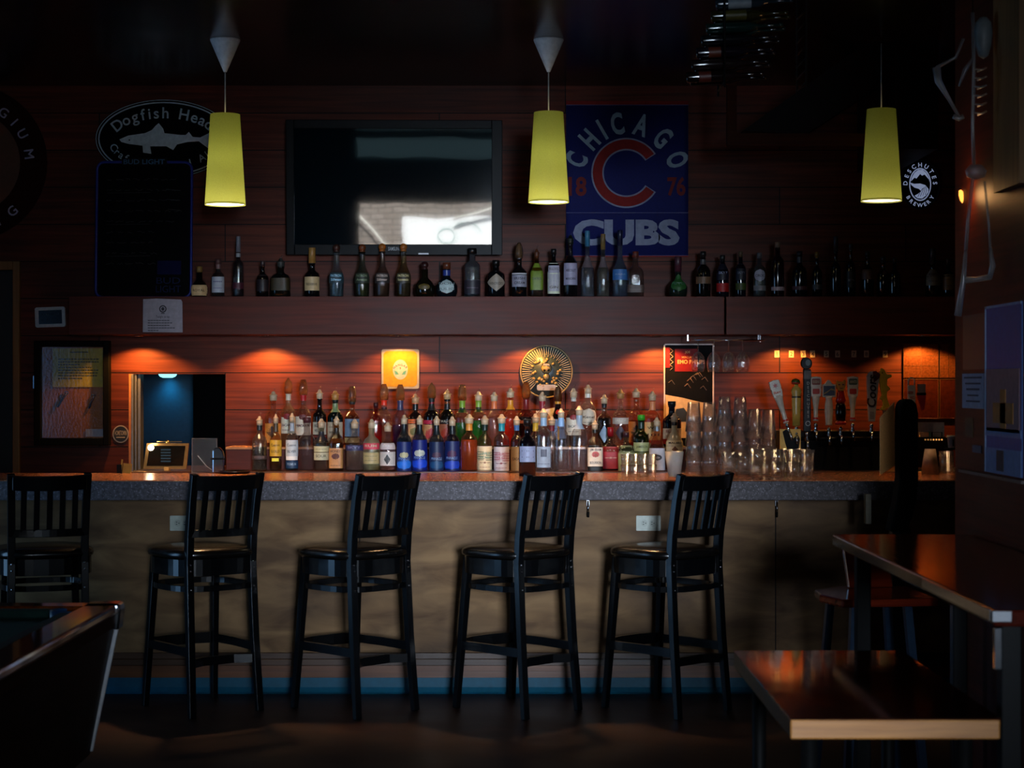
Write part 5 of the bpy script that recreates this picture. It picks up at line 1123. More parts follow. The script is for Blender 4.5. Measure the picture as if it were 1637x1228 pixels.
# ================================================================ LEFT END OF THE BACK COUNTER
D = 10.45
e = empty('order_tablet', (PX(266, D), D, CT), 0, 'tablet in gold frame on a stand with bright reflection in its corner', 'tablet'); e.rotation_euler = (0, 0, math.radians(-4))
u = S(1, D)
fr = MB().prism([(-37 * u, 3 * u), (33 * u, 3 * u), (37 * u, 44 * u), (-31 * u, 44 * u)], -.012, 0)
tb = fr.build('frame', plain('#c89a5c', .25, metal=.6, name='gold_frame'), e)
MB().prism([(-31 * u, 8 * u), (28 * u, 8 * u), (32 * u, 40 * u), (-26 * u, 40 * u)], -.014, -.012).build('screen', plain('#15130f', .12, spec=.8), e)
m = MB()
for k in range(5): m.box(-8 * u, 8 * u, -.015, -.014, (14 + k * 4.6) * u, (16.5 + k * 4.6) * u)
m.build('menu_lines', emis('#4a5a64', .35, 'dim_screen_text'), e)
MB().prism(ell(-24 * u, 37 * u, 5 * u, 5 * u, 20), -.018, -.0145).build('lamp', emis('#ffe6bc', 9, 'tablet_painted_reflection'), e)  # glowing disc painted as the bright reflection in the corner, no lamp here
MB().box(-3 * u, 5 * u, -.02, .03, 0, 6 * u).build('stand', plain('#d8a860', .3), e, bevel=.003)
MB().box(-15 * u, 25 * u, -.002, .004, 46 * u, 47 * u).lathe([(.001, 0), (3.4 * u, .001), (3.4 * u, .01), (.001, .011)], c=(2 * u, -.006, 45.5 * u), axis='Y').build('clamp', plain('#d8a860', .25, metal=.8), e)
light('tablet_reflection_fill', 'POINT', (PX(242, D), D - .06, CT + .16), .35, (1, .8, .55), shadow_soft_size=.02)  # added point light spreading the glow of the painted reflection
D = 9.72
e = empty('sign_holder', (PX(327, D), D, BT), 0, 'clear acrylic menu holder standing on the bar behind a stool', 'sign holder')
w, h = S(20, D), S(56, D)
ACR = glass('#e0e2e4', .08, body=.03, edge=.3)
MB().box(-w, w, -.012, -.010, 0, h).box(-w, w, .008, .010, 0, h).build('panels', ACR, e)
MB().box(-w, -w + .002, -.012, .01, 0, h).box(w - .002, w, -.012, .01, 0, h).box(-w, w, -.012, .01, h - .002, h).build('rim', glass('#ffffff', .05, body=.4), e)
MB().box(-w, w, -.03, .03, 0, .004).build('foot', ACR, e)
MB().tube([(-w * .5, -.013, h * .5), (w * .2, -.013, h * .2), (w * .6, -.013, h * .1)], .0012, 4).build('scratch', M_WHITE, e)
D = 9.66
e = empty('napkin_dispenser', (PX(346, 9.8) + .012, 9.70, BT), 0, 'small chrome domed dispenser behind the clear menu holder', 'dispenser')
MB().prism([(-.03, 0), (.03, 0), (.03, .09), (.024, .115), (.006, .135), (-.012, .135), (-.03, .12)], -.01, .02).build('body', M_CHROME, e, bevel=.006, loc=(.012, .012, 0))
MB().box(-.026, .05, -.002, .0, .07, .08).build('band', M_BLACK, e)
D = 9.7
tag(MB().lathe([(.001, 0), (.07, 0), (.085, .012), (.08, .014), (.066, .004), (.001, .003)], seg=32).build('serving_tray', plain('#0a0808', .2, name='black_tray'), loc=(PX(375, D), D, BT)), 'small round black tray lying on the bar beside the menu holder', 'tray')
e = empty('card_caddy', (PX(199, 9.72), 9.72, BT), 0, 'dark caddy holding yellow cards, behind the bar under the round sticker', 'caddy')
MB().box(-.036, -.012, -.02, .02, 0, .045).build('box', M_BLACK, e)
MB().box(-.01, .034, -.01, .0, 0, .052).box(-.022, -.014, -.012, -.008, 0, .07).build('card', plain('#c88c1c', .5), e, rot=(0, .12, 0))
# cork board with glazed black frame
o = P(110, 629, WY - .03); u = S(1, WY)
e = empty('notice_case', o, 0, 'black framed glazed cork board on the wall below the thermostat', 'notice board')
m = MB(); X0, X1, Z0, Z1 = -54 * u, 66 * u, -83 * u, 84 * u; x0, x1, z0, z1 = -43 * u, 56 * u, -71 * u, 74 * u
m.box(X0, x0, -.03, .03, Z0, Z1).box(x1, X1, -.03, .03, Z0, Z1).box(x0, x1, -.03, .03, Z0, z0).box(x0, x1, -.03, .03, z1, Z1)
m.build('frame', plain('#050403', .6, spec=.1, name='black_case_frame'), e, bevel=.004)
MB().box(x0, x1, .015, .03, z0, z1).build('cork_panel', plain('#b46a34', .9, name='cork', scale=160, var=.25), e)
MB().box(x0, x1, -.012, -.010, z0, z1).build('pane', glass('#f4f6f6', .02, body=0.0), e)
MB().box(X0 - .006, X0, -.02, 0, 8 * u, 28 * u).build('hinge', M_CHROME, e)
e2 = empty('yellow_notice', (o.x + 13.5 * u, o.y + .012, o.z), 0, 'yellow typed notice pinned in the cork board', 'notice')
MB().box(-40 * u, 40 * u, -.002, 0, 10 * u, 72 * u).build('sheet', plain('#d8bc38', .7, name='yellow_paper'), e2)
m = MB(); random.seed(9)
for k, n in enumerate((0, 15, 15, 8, 13, 15, 14, 15, 9)):
    x = -31 * u if k else -12 * u
    if k == 0: m.box(-12 * u, 17 * u, -.003, -.002, 65 * u, 66.6 * u); continue
    for j in range(n):
        l_ = random.uniform(2.2, 5) * u
        if x + l_ > 35 * u: break
        m.box(x, x + l_, -.003, -.002, (58 - k * 4.4) * u, (60 - k * 4.4) * u); x += l_ + .9 * u
m.build('print', plain('#5a5a24', .7), e2)
tag(MB().box(-14.5 * u, 14.5 * u, -.002, 0, -69 * u, -57 * u).build('white_card', plain('#b0a8b4', .6), loc=(o.x + 41 * u, o.y + .010, o.z)), 'small white card at the bottom corner of the cork board', 'card')
for x, z, s in ((-4, -8, 1), (38, -14, 1)):
    e3 = empty('bottle_opener', (o.x + x * u, o.y + .004, o.z + z * u), 0, ('dark key ring pinned on the cork board, under the yellow notice centre' if x < 0 else 'dark corkscrew pinned on the cork board near the frame edge'), 'opener')
    MB().tube([(0, 0, 8 * u), (-8 * u, 0, -4 * u), (-14 * u, 0, -14 * u)] if x < 0 else [(4 * u, 0, 12 * u), (-2 * u, 0, 0), (-6 * u, 0, -10 * u)], .006).build('handle', plain('#2a140c', .4), e3)
    MB().ring(0, 9 * u, .012, .008, -.002, .002, seg=16).build('ring', M_CHROME, e3)
# round sticker
o = P(193, 694, WY - .004); e = empty('round_sticker', o, 0, 'round black sticker with pale ring beside the kitchen opening', 'sticker')
MB().prism(ell(0, 0, 13 * u, 14 * u, 32), -.002, 0).build('ring', plain('#988c88', .5), e)
MB().prism(ell(0, 0, 11.3 * u, 12.3 * u, 32), -.003, -.002).build('disc', plain('#0a0a0c', .5), e)
m = text(MB(), 'HOMETOWN', 0, -2 * u, -.004, .03, .01, width=19 * u, height=7.5 * u); m.box(-7 * u, 7 * u, -.004, -.003, -6 * u, -4.6 * u)
m.build('lettering', plain('#a09080', .5), e)

# ================================================================ ON THE LOWER WALL
# yellow card (its code pattern left out)
o = P(640, 590, WY - .006); e = empty('yellow_card', o, 0, 'yellow rounded card with white border and white emblem on the wall', 'card')
MB().prism(rrect(-30 * u, 30 * u, -31.5 * u, 31.5 * u, 3 * u), -.003, 0).build('white_border', plain('#9c9080', .6, spec=.2), e)
MB().prism(rrect(-27 * u, 27 * u, -28.5 * u, 28.5 * u, 7 * u), -.004, -.003).build('yellow_field', plain('#a87c0c', .6, spec=.2), e)
MB().prism(ell(0, -1 * u, 12 * u, 16 * u, 32), -.006, -.004).build('emblem', plain('#a89c90', .6, spec=.2), e)
MB().prism([(-10 * u, -2 * u), (-5 * u, -4 * u), (-2 * u, -9 * u), (-8 * u, -9 * u)], -.007, -.006).prism([(10 * u, -2 * u), (5 * u, -4 * u), (2 * u, -9 * u), (8 * u, -9 * u)], -.007, -.006).build('green_wings', plain('#3c7c6c', .5), e)
m = arctext(MB(), 'HANGAR', 0, -6 * u, -.0075, 11 * u, 11 * u, 140, 40, 5 * u, .02); text(m, '9', 0, -1 * u, -.0075, 5 * u, .02); m.build('lettering', plain('#5c2420', .5), e)
# round medallion
o = P(873.5, 594, WY - .02); e = empty('skull_medallion', o, 0, 'round bronze medallion with rays and a skull on the wall', 'medallion'); R = 42 * u
M_BRZ = plain('#86704a', .4, name='antique_bronze'); M_BRD = plain('#2c3636', .35, name='dark_bronze')
MB().lathe([(.001, 0), (R, 0), (R, .012), (.001, .012)], axis='Y', seg=56).build('plate', M_BRD, e)
MB().tube([(R * .985 * math.cos(2 * PI * k / 56), 0, R * .985 * math.sin(2 * PI * k / 56)) for k in range(56)], .005, 6, closed=True).build('rim', M_BRZ, e)
m = MB()
for k in range(60):
    a = 2 * PI * k / 60; c_, s_ = math.cos(a), math.sin(a)
    if -2.3 < (a if a < PI else a - 2 * PI) < -.85: continue
    r0, r1 = R * (.62 if k % 2 else .55), R * .93
    m.beam([(r0 * c_, -.003, r0 * s_), (r1 * c_, -.003, r1 * s_)], [.0012, .0032], [.002, .002], (-s_, 0, c_))
m.build('rays', plain('#8a7850', .5), e)
n0 = MB(); n0.lathe([(.001, -.028), (.02, -.025), (.03, -.014), (.034, 0)], c=(0, 0, R * .12), axis='Y', seg=24, sx=.95, sy=1.0)
n0.lathe([(.001, -.018), (.014, -.016), (.02, 0)], c=(0, 0, -R * .20), axis='Y', seg=18, sx=1, sy=1.2)
sk = n0.build('skull_relief', M_BRZ, e)
MB().lathe([(.001, -.0285), (.007, -.026), (.008, -.018)], c=(-.012, 0, R * .05), axis='Y', seg=12).lathe([(.001, -.0285), (.007, -.026), (.008, -.018)], c=(.012, 0, R * .05), axis='Y', seg=12).lathe([(.001, -.028), (.003, -.02)], c=(0, 0, -R * .08), axis='Y', seg=8).build('eye_sockets', M_BLACK, sk)
MB().prism([(-.016, R * .30), (.016, R * .30), (.020, R * .22), (-.020, R * .22)], -.029, -.02).build('forehead_plate', plain('#6c6c74', .6), sk)
m = MB(); random.seed(3)
for k in range(34):
    a = random.uniform(0, 2 * PI); rr = random.uniform(.34, .58) * R; x, z = rr * math.cos(a), rr * math.sin(a)
    if abs(x) < .02 and z < 0 and z > -R * .3: continue
    m.lathe([(.008, 0), (.010, -.004), (.004, -.008), (.001, -.009)], c=(x, 0, z), axis='Y', seg=8)
m.build('scroll_relief', M_BRZ, e)
MB().prism(rrect(-R * .36, R * .36, -R * .72, -R * .5, .01), -.008, 0).build('name_plaque', M_BRZ, e)
# sheet of paper leaning behind the bottles
tag(MB().prism([(858 * 0 - 17 * u, -12 * u), (17 * u, -12 * u), (15 * u, 17 * u), (-14 * u, 11 * u), (-18 * u, 10 * u)], -.001, 0).build('loose_paper', M_PAPER, loc=P(875, 668, WY - .03), rot=(math.radians(-4), 0, 0)), 'white sheet of paper leaning on the wall under the medallion', 'paper')
# framed poster
o = P(1101, 640, WY - .03); e = empty('framed_poster', o, 0, 'tall poster in a thin pale frame with red top, behind the hanging glasses', 'poster')
X0, X1, Z0, Z1 = -40 * u, 40 * u, -100 * u, 90 * u
MB().box(X0, X0 + 2 * u, -.012, .02, Z0, Z1).box(X1 - 2 * u, X1, -.012, .02, Z0, Z1).box(X0, X1, -.012, .02, Z1 - 2 * u, Z1).box(X0, X1, -.012, .02, Z0, Z0 + 2 * u).build('frame', plain('#b89c84', .35), e)
MB().box(X0, X1, 0, .01, Z0, Z1).build('print', plain('#08070a', .7, spec=.1, name='black_print'), e)
MB().box(-22 * u, 14 * u, -.002, 0, 46 * u, 82 * u).box(-38 * u, -30 * u, -.002, 0, 52 * u, 84 * u).build('red_field', plain('#6c0c10', .6, spec=.2), e)
MB().prism([(-38 * u, 9 * u), (-10 * u, 4 * u), (10 * u, -1 * u), (38 * u, -7 * u), (38 * u, -60 * u), (-38 * u, -60 * u)], -.002, 0).build('cream_field', plain('#c8a474', .6), e)
MB().prism([(-20 * u, -14 * u), (-8 * u, -12 * u), (-2 * u, -20 * u), (4 * u, -34 * u), (-26 * u, -34 * u)], -.003, -.002).build('dark_figure', plain('#14181c', .6), e)
m = MB(); random.seed(5)
for k in range(8):
    x = random.uniform(-34, 24) * u; z = random.uniform(16, 42) * u
    m.tube([(x, -.002, z), (x + 5 * u, -.002, z + 4 * u), (x + 10 * u, -.002, z - 3 * u)], .0012, 4)
for k in range(8): m.tube([(-30 * u + (k % 2) * 5 * u, -.002, (48 + k * 4.4) * u), (-25 * u - (k % 2) * 5 * u, -.002, (52 + k * 4.4) * u)], .0018, 4)
m.build('line_drawing', plain('#9a7a70', .6), e)
m = text(MB(), 'JOE', -2 * u, 74 * u, -.003, 5 * u, .02); text(m, 'MERCURY', -2 * u, 67 * u, -.003, 4.4 * u, .01, width=18 * u); text(m, 'EMO PHILIPS', 4 * u, 58 * u, -.003, 7 * u, .03, width=44 * u, height=6.5 * u)
m.build('lettering', plain('#d88c4c', .5), e)
# numbered cards
for i, (px, s_) in enumerate(zip((1242, 1265, 1284, 1299, 1321, 1339, 1365, 1385, 1415), '123456789')):
    e = empty('number_card', P(px, 566, WY - .004), 0, f'small white wall card reading {["one", "two", "three", "four", "five", "six", "seven", "eight", "nine"][i]} above the beer taps', 'card', 'numbered cards above the taps')
    e.rotation_euler = (0, math.radians((-1, 1, -5, -2, 1, 0, 1, 0, -2)[i]), 0)
    MB().box(-3.9 * u, 3.9 * u, -.002, 0, -5.4 * u, 5.4 * u).build('card', plain('#c8ac88', .6, name='cream_card'), e)
    text(MB(), s_, 0, -3.4 * u, -.003, 9 * u, .015).build('digit', plain('#4c3424', .5), e)

# ================================================================ BEER TAPS
TD = 10.5; ut = S(1, TD)
e = empty('tap_tower', (PX(1325, TD), TD, CT), 0, 'dark cabinet carrying the row of beer taps behind the bar', 'tap tower')
MB().box(-S(72, TD), S(92, TD), .06, .35, 0, S(62, TD)).build('cabinet', M_BLACK, e, bevel=.004)
MB().tube([(-S(70, TD), .045, S(50, TD)), (S(90, TD), .045, S(50, TD))], .014).build('tap_rail', plain('#14161a', .3, metal=.6), e)
def tapbase(e, zz):
    MB().lathe([(.004, 0), (.010, -.006), (.012, -.016), (.007, -.026), (.012, -.04), (.013, -.052), (.006, -.058)], c=(0, 0, zz), seg=14).tube([(0, .0, zz - .045), (0, -.03, zz - .06), (0, -.04, zz - .10)], .007).tube([(0, 0, zz - .045), (0, .05, zz - .045)], .009).build('faucet', M_CHROME, e)
def tap(px, ybot, lb, name='beer_tap'):
    e = empty(name, P(px, ybot, TD), 0, lb, 'beer tap', 'beer taps behind the bar')
    return e
WHT = plain('#d4c4b0', .28, name='glazed_white_handle')
def paddle(e, h, hw, hh, acc, letters=None, red=True):
    """h: stem height px, head hw x hh px"""
    MB().lathe([(.001, 0), (4.6 * ut, 0), (4.6 * ut, 3 * ut), (3.6 * ut, 6 * ut), (3.8 * ut, h * .45 * ut), (6.2 * ut, h * .85 * ut), (8 * ut, h * ut), (.001, h * ut)], seg=18, sy=.6).build('stem', WHT, e)
    MB().prism([(-hw * .86 * ut, (h - 3) * ut), (hw * .86 * ut, (h - 3) * ut), (hw * 1.0 * ut, (h + hh * .3) * ut), (hw * .9 * ut, (h + hh * .42) * ut), (hw * 1.04 * ut, (h + hh * .5) * ut), (hw * .96 * ut, (h + hh) * ut), (0, (h + hh + 1.4) * ut), (-hw * .96 * ut, (h + hh) * ut), (-hw * 1.04 * ut, (h + hh * .5) * ut), (-hw * .9 * ut, (h + hh * .42) * ut), (-hw * 1.0 * ut, (h + hh * .3) * ut)], -.014, .014).build('head', WHT, e, bevel=.003)
    if red: MB().lathe([(4.8 * ut, 2.6 * ut), (4.8 * ut, 5.6 * ut)], seg=18, sy=.62, caps=False).build('red_ring', plain('#b81c14', .3), e)
    if letters:
        MB().prism(rrect(-hw * .76 * ut, hw * .76 * ut, (h + hh * .56) * ut, (h + hh * .92) * ut, 2 * ut), -.016, -.014).build('badge', plain(acc, .5), e)
        text(MB(), letters[0], 0, (h + hh * .66) * ut, -.017, 6 * ut, .02, width=hw * 1.2 * ut).build('lettering', plain('#c8b090', .5), e)
        MB().prism(rrect(-hw * .62 * ut, hw * .62 * ut, (h + 1) * ut, (h + hh * .34) * ut, 1.5 * ut), -.016, -.014).build('red_badge', plain('#b83024', .5), e)
# 1 leaning star tap
e = tap(1257, 676, 'white tap handle with a red star, leaning steeply'); e.rotation_euler = (0, math.radians(-17), 0)
paddle(e, 46, 8.6, 24, '', None)
MB().prism([((4.6 if k % 2 == 0 else 1.9) * ut * math.cos(PI / 2 + k * PI / 6), (46 + 16) * ut + (4.6 if k % 2 == 0 else 1.9) * ut * math.sin(PI / 2 + k * PI / 6)) for k in range(12)], -.017, -.014).build('star', plain('#b81810', .4), e)
text(MB(), 'Rev', 0, 49 * ut, -.017, 6 * ut, .02, width=12 * ut).build('lettering', plain('#c8542c', .5), e)
tapbase(e, 0)
# 2 yellow helmeted
e = tap(1273, 681, 'yellow figure shaped tap handle with green rounded cap')
MB().lathe([(.001, 0), (6.2 * ut, 0), (6.6 * ut, 20 * ut), (7.6 * ut, 44 * ut), (6.6 * ut, 48 * ut), (8.6 * ut, 54 * ut), (7 * ut, 60 * ut), (3 * ut, 64 * ut), (2.6 * ut, 67 * ut)], seg=18, sy=.6).build('body', plain('#c8a048', .3, name='yellow_glaze'), e)
MB().lathe([(.001, -4 * ut), (6 * ut, -3.4 * ut), (7.4 * ut, 0), (5.8 * ut, 4 * ut), (.001, 6 * ut)], c=(-1 * ut, 0, 70 * ut), seg=18, sy=.8).build('cap', plain('#3c4814', .25), e)
MB().lathe([(6.8 * ut, -2.6 * ut), (7.6 * ut, -.6 * ut)], c=(-1 * ut, 0, 70 * ut), seg=18, sy=.82, caps=False).build('red_band', plain('#b82c20', .4), e)
MB().lathe([(7.5 * ut, 45 * ut), (7.5 * ut, 47.5 * ut)], seg=18, sy=.62, caps=False).build('belt', plain('#3c2c14', .4), e); tapbase(e, 0)
# 3 tall black
e = tap(1290, 690, 'tallest black tap handle with white lettering running down')
MB().prism(rrect(-6 * ut, 6 * ut, 0, 100 * ut, 1.5 * ut), -.014, .014).build('post', plain('#080809', .4, spec=.2), e, bevel=.003)
MB().prism(ell(-1 * ut, 109 * ut, 9 * ut, 9.5 * ut, 28), -.016, .016).build('medallion', plain('#0a0b0c', .4, spec=.2), e, bevel=.003)
MB().prism(ell(1 * ut, 110 * ut, 4 * ut, 5 * ut, 20), -.018, -.016).build('river_badge', plain('#4c5c60', .4), e)
MB().box(-5.4 * ut, 6 * ut, -.017, -.014, 84 * ut, 97 * ut).build('grey_plate', plain('#54504c', .5), e)
m = MB()
for k, ch in enumerate('DESCHUTES'): text(m, ch, 1.5 * ut, (75 - k * 6.6) * ut, -.0155, 6.4 * ut, .01)
m.build('lettering', plain('#b0a898', .5), e)
MB().ring(1 * ut, 13 * ut, 4 * ut, 3.2 * ut, -.016, -.014, seg=16).build('crest', plain('#c0c0bc', .5), e); tapbase(e, -.0)
# 4, 7 white badge taps
for px, lb, acc, t1 in ((1304, 'white tap handle with brown red badge beside the tall black one', '#8c4434', 'EUGENE'), (1363, 'white tap handle with dark green badge beside the script one', '#4c5440', 'ANTI')):
    e = tap(px, 673, lb); paddle(e, 42, 8.8, 28, acc, (t1,)); tapbase(e, -.01)
# 5 square picture
e = tap(1325, 680, 'cream tap handle with square blue mountain picture')
MB().lathe([(.001, 0), (6 * ut, 0), (5.2 * ut, 3 * ut), (7 * ut, 22 * ut), (6.4 * ut, 34 * ut), (4.8 * ut, 42 * ut), (7 * ut, 46 * ut)], seg=20, sy=.7).build('stem', WHT, e)
MB().prism([(-10.6 * ut, 45 * ut), (10.6 * ut, 45 * ut), (11 * ut, 65 * ut), (5 * ut, 66 * ut), (2 * ut, 71 * ut), (-1 * ut, 73 * ut), (-5 * ut, 69 * ut), (-7 * ut, 66 * ut), (-11 * ut, 65 * ut)], -.012, .012).build('head', WHT, e, bevel=.003)
MB().box(-9 * ut, 9 * ut, -.014, -.012, 47.5 * ut, 63 * ut).build('picture', plain('#2c3c54', .4), e)
MB().prism([(-9 * ut, 51 * ut), (-2 * ut, 55 * ut), (3 * ut, 59 * ut), (9 * ut, 57 * ut), (9 * ut, 55.4 * ut), (2 * ut, 56.4 * ut), (-3 * ut, 52.4 * ut), (-9 * ut, 49 * ut)], -.015, -.014).build('gold_streak', plain('#9c8450', .4), e); tapbase(e, -.01)
# 6 yellow animal head on red body
e = tap(1344, 679, 'tap handle with yellow animal head, red shoulders and black body')
MB().lathe([(.001, 0), (8.6 * ut, 0), (9.6 * ut, 3 * ut), (7 * ut, 6 * ut)], seg=20, sy=.8).build('red_foot', plain('#a0141c', .3), e)
MB().lathe([(7 * ut, 6 * ut), (9 * ut, 18 * ut), (8 * ut, 32 * ut), (6 * ut, 34 * ut)], seg=20, sy=.8).build('black_body', plain('#0a080a', .15), e)
MB().lathe([(6 * ut, 34 * ut), (8.6 * ut, 38 * ut), (6.6 * ut, 44 * ut), (5.6 * ut, 52 * ut), (3 * ut, 56 * ut)], seg=20, sy=.8).build('red_shoulders', plain('#a8180c', .2), e)
MB().prism([(-4 * ut, 54 * ut), (4 * ut, 54 * ut), (7 * ut, 60 * ut), (7.6 * ut, 66 * ut), (7 * ut, 72 * ut), (3.6 * ut, 69 * ut), (-3.6 * ut, 69 * ut), (-7 * ut, 71.4 * ut), (-7.6 * ut, 65 * ut), (-7 * ut, 60 * ut)], -.016, .016).build('head', plain('#c88418', .3), e, bevel=.004)
MB().box(-4.6 * ut, -1.6 * ut, -.018, -.016, 63 * ut, 65 * ut).box(1.6 * ut, 4.6 * ut, -.018, -.016, 63 * ut, 65 * ut).box(-2.4 * ut, 2.4 * ut, -.018, -.016, 57.6 * ut, 58.8 * ut).build('face', plain('#5c1408', .4), e); tapbase(e, -.01)
# 8 script tap
e = tap(1393, 674, 'long white tapering tap handle with dark script lettering'); e.rotation_euler = (0, math.radians(1), 0)
MB().prism([(-4.6 * ut, 0), (5.4 * ut, 0), (9 * ut, 50 * ut), (12 * ut, 76 * ut), (6 * ut, 81 * ut), (-4 * ut, 80 * ut), (-9.4 * ut, 72 * ut), (-8 * ut, 50 * ut)], -.014, .014).build('paddle', plain('#a09c9c', .3, name='grey_white_handle'), e, bevel=.004)
MB().prism([(2 * ut, 62 * ut), (11 * ut, 70 * ut), (12 * ut, 76 * ut), (6 * ut, 81 * ut), (0, 80 * ut)], -.0155, -.014).build('maroon_field', plain('#4c1418', .4), e)
m = MB(); gv, gf = glyphs('Coors', 1.0, .02)
x0 = min(v[0] for v in gv); x1 = max(v[0] for v in gv); kk = 52 * ut / (x1 - x0)
m.add([(5.5 * ut - v[1] * 15 * ut / .75, -.017, 22 * ut + (v[0] - x0) * kk + v[1] * 3 * ut) for v in gv], gf); m.build('lettering', plain('#241014', .5), e)
MB().box(-3.4 * ut, 3.8 * ut, -.016, -.014, 4 * ut, 16 * ut).build('emblem', plain('#787478', .5), e); tapbase(e, -.01)
# 9 yellow fish
e = tap(1414, 656, 'yellow fish shaped tap handle, head up, next to the tan chair back'); e.rotation_euler = (0, math.radians(-3), 0)
fishp = [(-1, 0), (3, 3), (10, 4), (6, 14), (4.6, 22), (5.6, 30), (11, 33), (8, 38), (5.4, 40), (7, 50), (15, 53), (13, 57), (7, 57), (5, 60), (2, 66), (-2, 68), (-4.6, 62), (-6, 52), (-12, 45), (-11, 43), (-6, 44), (-5, 34), (-3, 24), (-7, 20), (-6, 17), (-3, 17), (-2, 8), (-8, 1)]
MB().prism([(x * ut, z * ut) for x, z in fishp], -.012, .012).build('fish_body', plain('#c8a018', .4, name='yellow_fish_paint'), e, bevel=.004)
MB().prism(ell(-1 * ut, 60 * ut, 1 * ut, 1 * ut, 8), -.014, -.012).build('eye', M_BLACK, e)
MB().lathe([(.001, -.07), (.01, -.07), (.012, 0), (.004, .004)], seg=12).build('post', plain('#3c2814', .4), e)
# 10 white loop tap and its neighbour
e = tap(1456, 650, 'white tap handle with looped top and red lettering, behind the chair back')
MB().prism(rrect(-5 * ut, 7 * ut, -6 * ut, 34 * ut, 1.5 * ut), -.012, .012).build('paddle', WHT, e, bevel=.002)
MB().tube([(-4 * ut, 0, 33 * ut), (-4 * ut, 0, 42 * ut), (-1 * ut, 0, 46 * ut), (3 * ut, 0, 46 * ut), (6 * ut, 0, 42 * ut), (6 * ut, 0, 33 * ut)], 1.3 * ut).build('loop', WHT, e)
m = text(MB(), 'BEER', -1 * ut, 20 * ut, -.0135, 6 * ut, .02, width=9 * ut); text(m, 'RED', 2 * ut, 12 * ut, -.0135, 6 * ut, .02, width=8 * ut); m.build('lettering', plain('#b82820', .5), e)
e = tap(1473, 650, 'white, black and red tap handle almost hidden by the chair back')
MB().box(-6 * ut, 6 * ut, -.01, .014, 22 * ut, 36 * ut).build('white_block', plain('#8c7c74', .4), e)
MB().box(-7 * ut, 7 * ut, -.01, .014, 18 * ut, 22 * ut).build('black_block', M_BLACK, e)
MB().prism([(-7 * ut, 18 * ut), (7 * ut, 18 * ut), (4 * ut, -6 * ut), (0, -6 * ut)], -.01, .014).build('red_block', plain('#b02028', .4), e)
# yellow sign with black figure
o = P(1263, 703, 10.49); u5 = S(1, 10.49)
e = empty('yellow_sign', (o.x, 10.49, CT), 0, 'small yellow board with a black shape standing under the leaning tap', 'sign')
MB().box(-16 * u5, 17 * u5, 0, .01, 0, 66 * u5).build('board', plain('#d8a83c', .5), e)
MB().prism([(-12 * u5, 62 * u5), (-6 * u5, 66 * u5), (0, 60 * u5), (4 * u5, 50 * u5), (6 * u5, 28 * u5), (-3 * u5, 28 * u5), (-8 * u5, 44 * u5)], -.002, 0).prism([(6 * u5, 28 * u5), (4 * u5, 50 * u5), (12 * u5, 58 * u5), (16 * u5, 50 * u5), (13 * u5, 28 * u5)], -.002, 0).build('black_shape', M_BLACK, e)
# copper sheets on the right
M_COP = plain('#a85c34', .3, metal=.75, name='hammered_copper', var=.3, scale=90)
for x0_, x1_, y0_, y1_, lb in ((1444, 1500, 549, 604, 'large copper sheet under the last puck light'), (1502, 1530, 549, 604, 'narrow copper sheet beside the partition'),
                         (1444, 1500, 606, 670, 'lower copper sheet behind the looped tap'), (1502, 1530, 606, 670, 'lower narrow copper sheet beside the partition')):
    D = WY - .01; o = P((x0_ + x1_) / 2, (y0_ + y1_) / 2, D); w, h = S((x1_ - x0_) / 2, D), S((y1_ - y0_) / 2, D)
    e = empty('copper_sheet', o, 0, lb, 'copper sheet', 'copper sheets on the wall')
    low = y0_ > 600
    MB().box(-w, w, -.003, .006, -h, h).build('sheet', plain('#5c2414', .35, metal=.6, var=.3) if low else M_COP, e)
    m = MB().box(-w, w, -.006, -.003, h - .003, h).box(-w, -w + .003, -.006, -.003, -h, h).box(w - .003, w, -.006, -.003, -h, h)
    if not low: m.box(-w, w, -.005, -.003, h * .28, h * .3).box(-w, w, -.005, -.003, -h * .32, -h * .30).box(-.001, .001, -.005, -.003, -h, h)
    m.build('edge', plain('#c88458', .25, metal=.8), e)
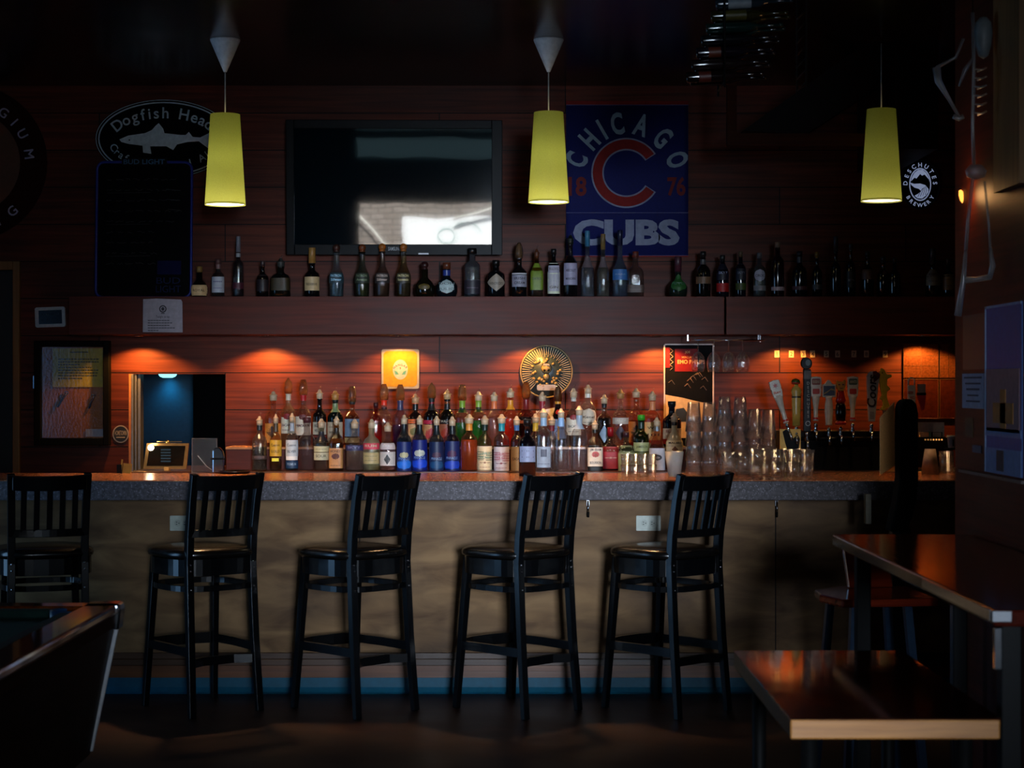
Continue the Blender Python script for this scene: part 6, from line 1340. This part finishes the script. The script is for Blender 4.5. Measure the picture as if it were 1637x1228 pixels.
# shelf box on the right with papers and cup
D = 10.6; uD = S(1, D)
e = empty('side_shelf', P(1497, 716, D), 0, 'small dark shelf with a strip of tiny bulbs behind the chair back', 'shelf')
MB().box(-34 * uD, 40 * uD, 0, .2, 0, 17 * uD).build('shelf_box', plain('#0a0708', .4), e, bevel=.003)
for k in range(7): MB().lathe([(.001, -.008), (.004, -.006), (.005, 0), (.004, .004)], c=((-18 + k * 4.4) * uD, -.004, 13 * uD), axis='Y', seg=10).build('bulb', emis('#ffb060', .8 if k > 2 else .3, 'small_bulb'), e)
MB().box(-34 * uD, 40 * uD, .2, .22, -.12, 0).build('back_board', M_SHELF, e)
MB().box(-34 * uD, 40 * uD, .1, .2, 44 * uD, 46.5 * uD).build('top_board', M_SHELF, e)
tag(MB().box(-21 * uD, 21 * uD, 0, .002, 0, 24 * uD).build('paper_sheet', M_PAPER, loc=P(1489, 699, D + .06), rot=(math.radians(-6), 0, 0)), 'white sheet of paper standing on the small dark shelf', 'paper')
e = empty('picture_frame', P(1498, 699, D + .03), 0, 'tiny dark picture frame on the small shelf', 'picture frame')
MB().ring(0, 4 * uD, 12 * uD, 10 * uD, 0, .006, seg=4, a0=PI / 4, a1=PI / 4 + 2 * PI, k=.5).build('frame', M_BLACK, e)
e = empty('sponge', P(1478, 699, D + .005), 0, 'small cream and green sponge on the small shelf', 'sponge')
MB().box(-7 * uD, 7 * uD, 0, .03, 0, 8 * uD).build('foam', plain('#d8b088', .8), e, bevel=.003)
MB().box(7 * uD, 9.6 * uD, 0, .03, 0, 9 * uD).build('scouring_pad', plain('#4c8c7c', .8), e)
e = empty('tip_cup', P(1522, 716, D - .04), 0, 'white cup with a black stroke beside the partition', 'cup')
MB().lathe([(.001, 0), (6 * uD, 0), (7.6 * uD, 17 * uD), (8.6 * uD, 17 * uD), (8.4 * uD, 20 * uD), (7.4 * uD, 20 * uD)], seg=24, caps=False).build('cup_body', plain('#d4ccc0', .4), e)
text(MB(), 'I', 0, 3 * uD, -8 * uD, 14 * uD, .03).build('lettering', M_BLACK, e)
MB().box(-10 * uD, 10 * uD, -.03, .05, -.01, 0).build('saucer', M_BLACK, e)
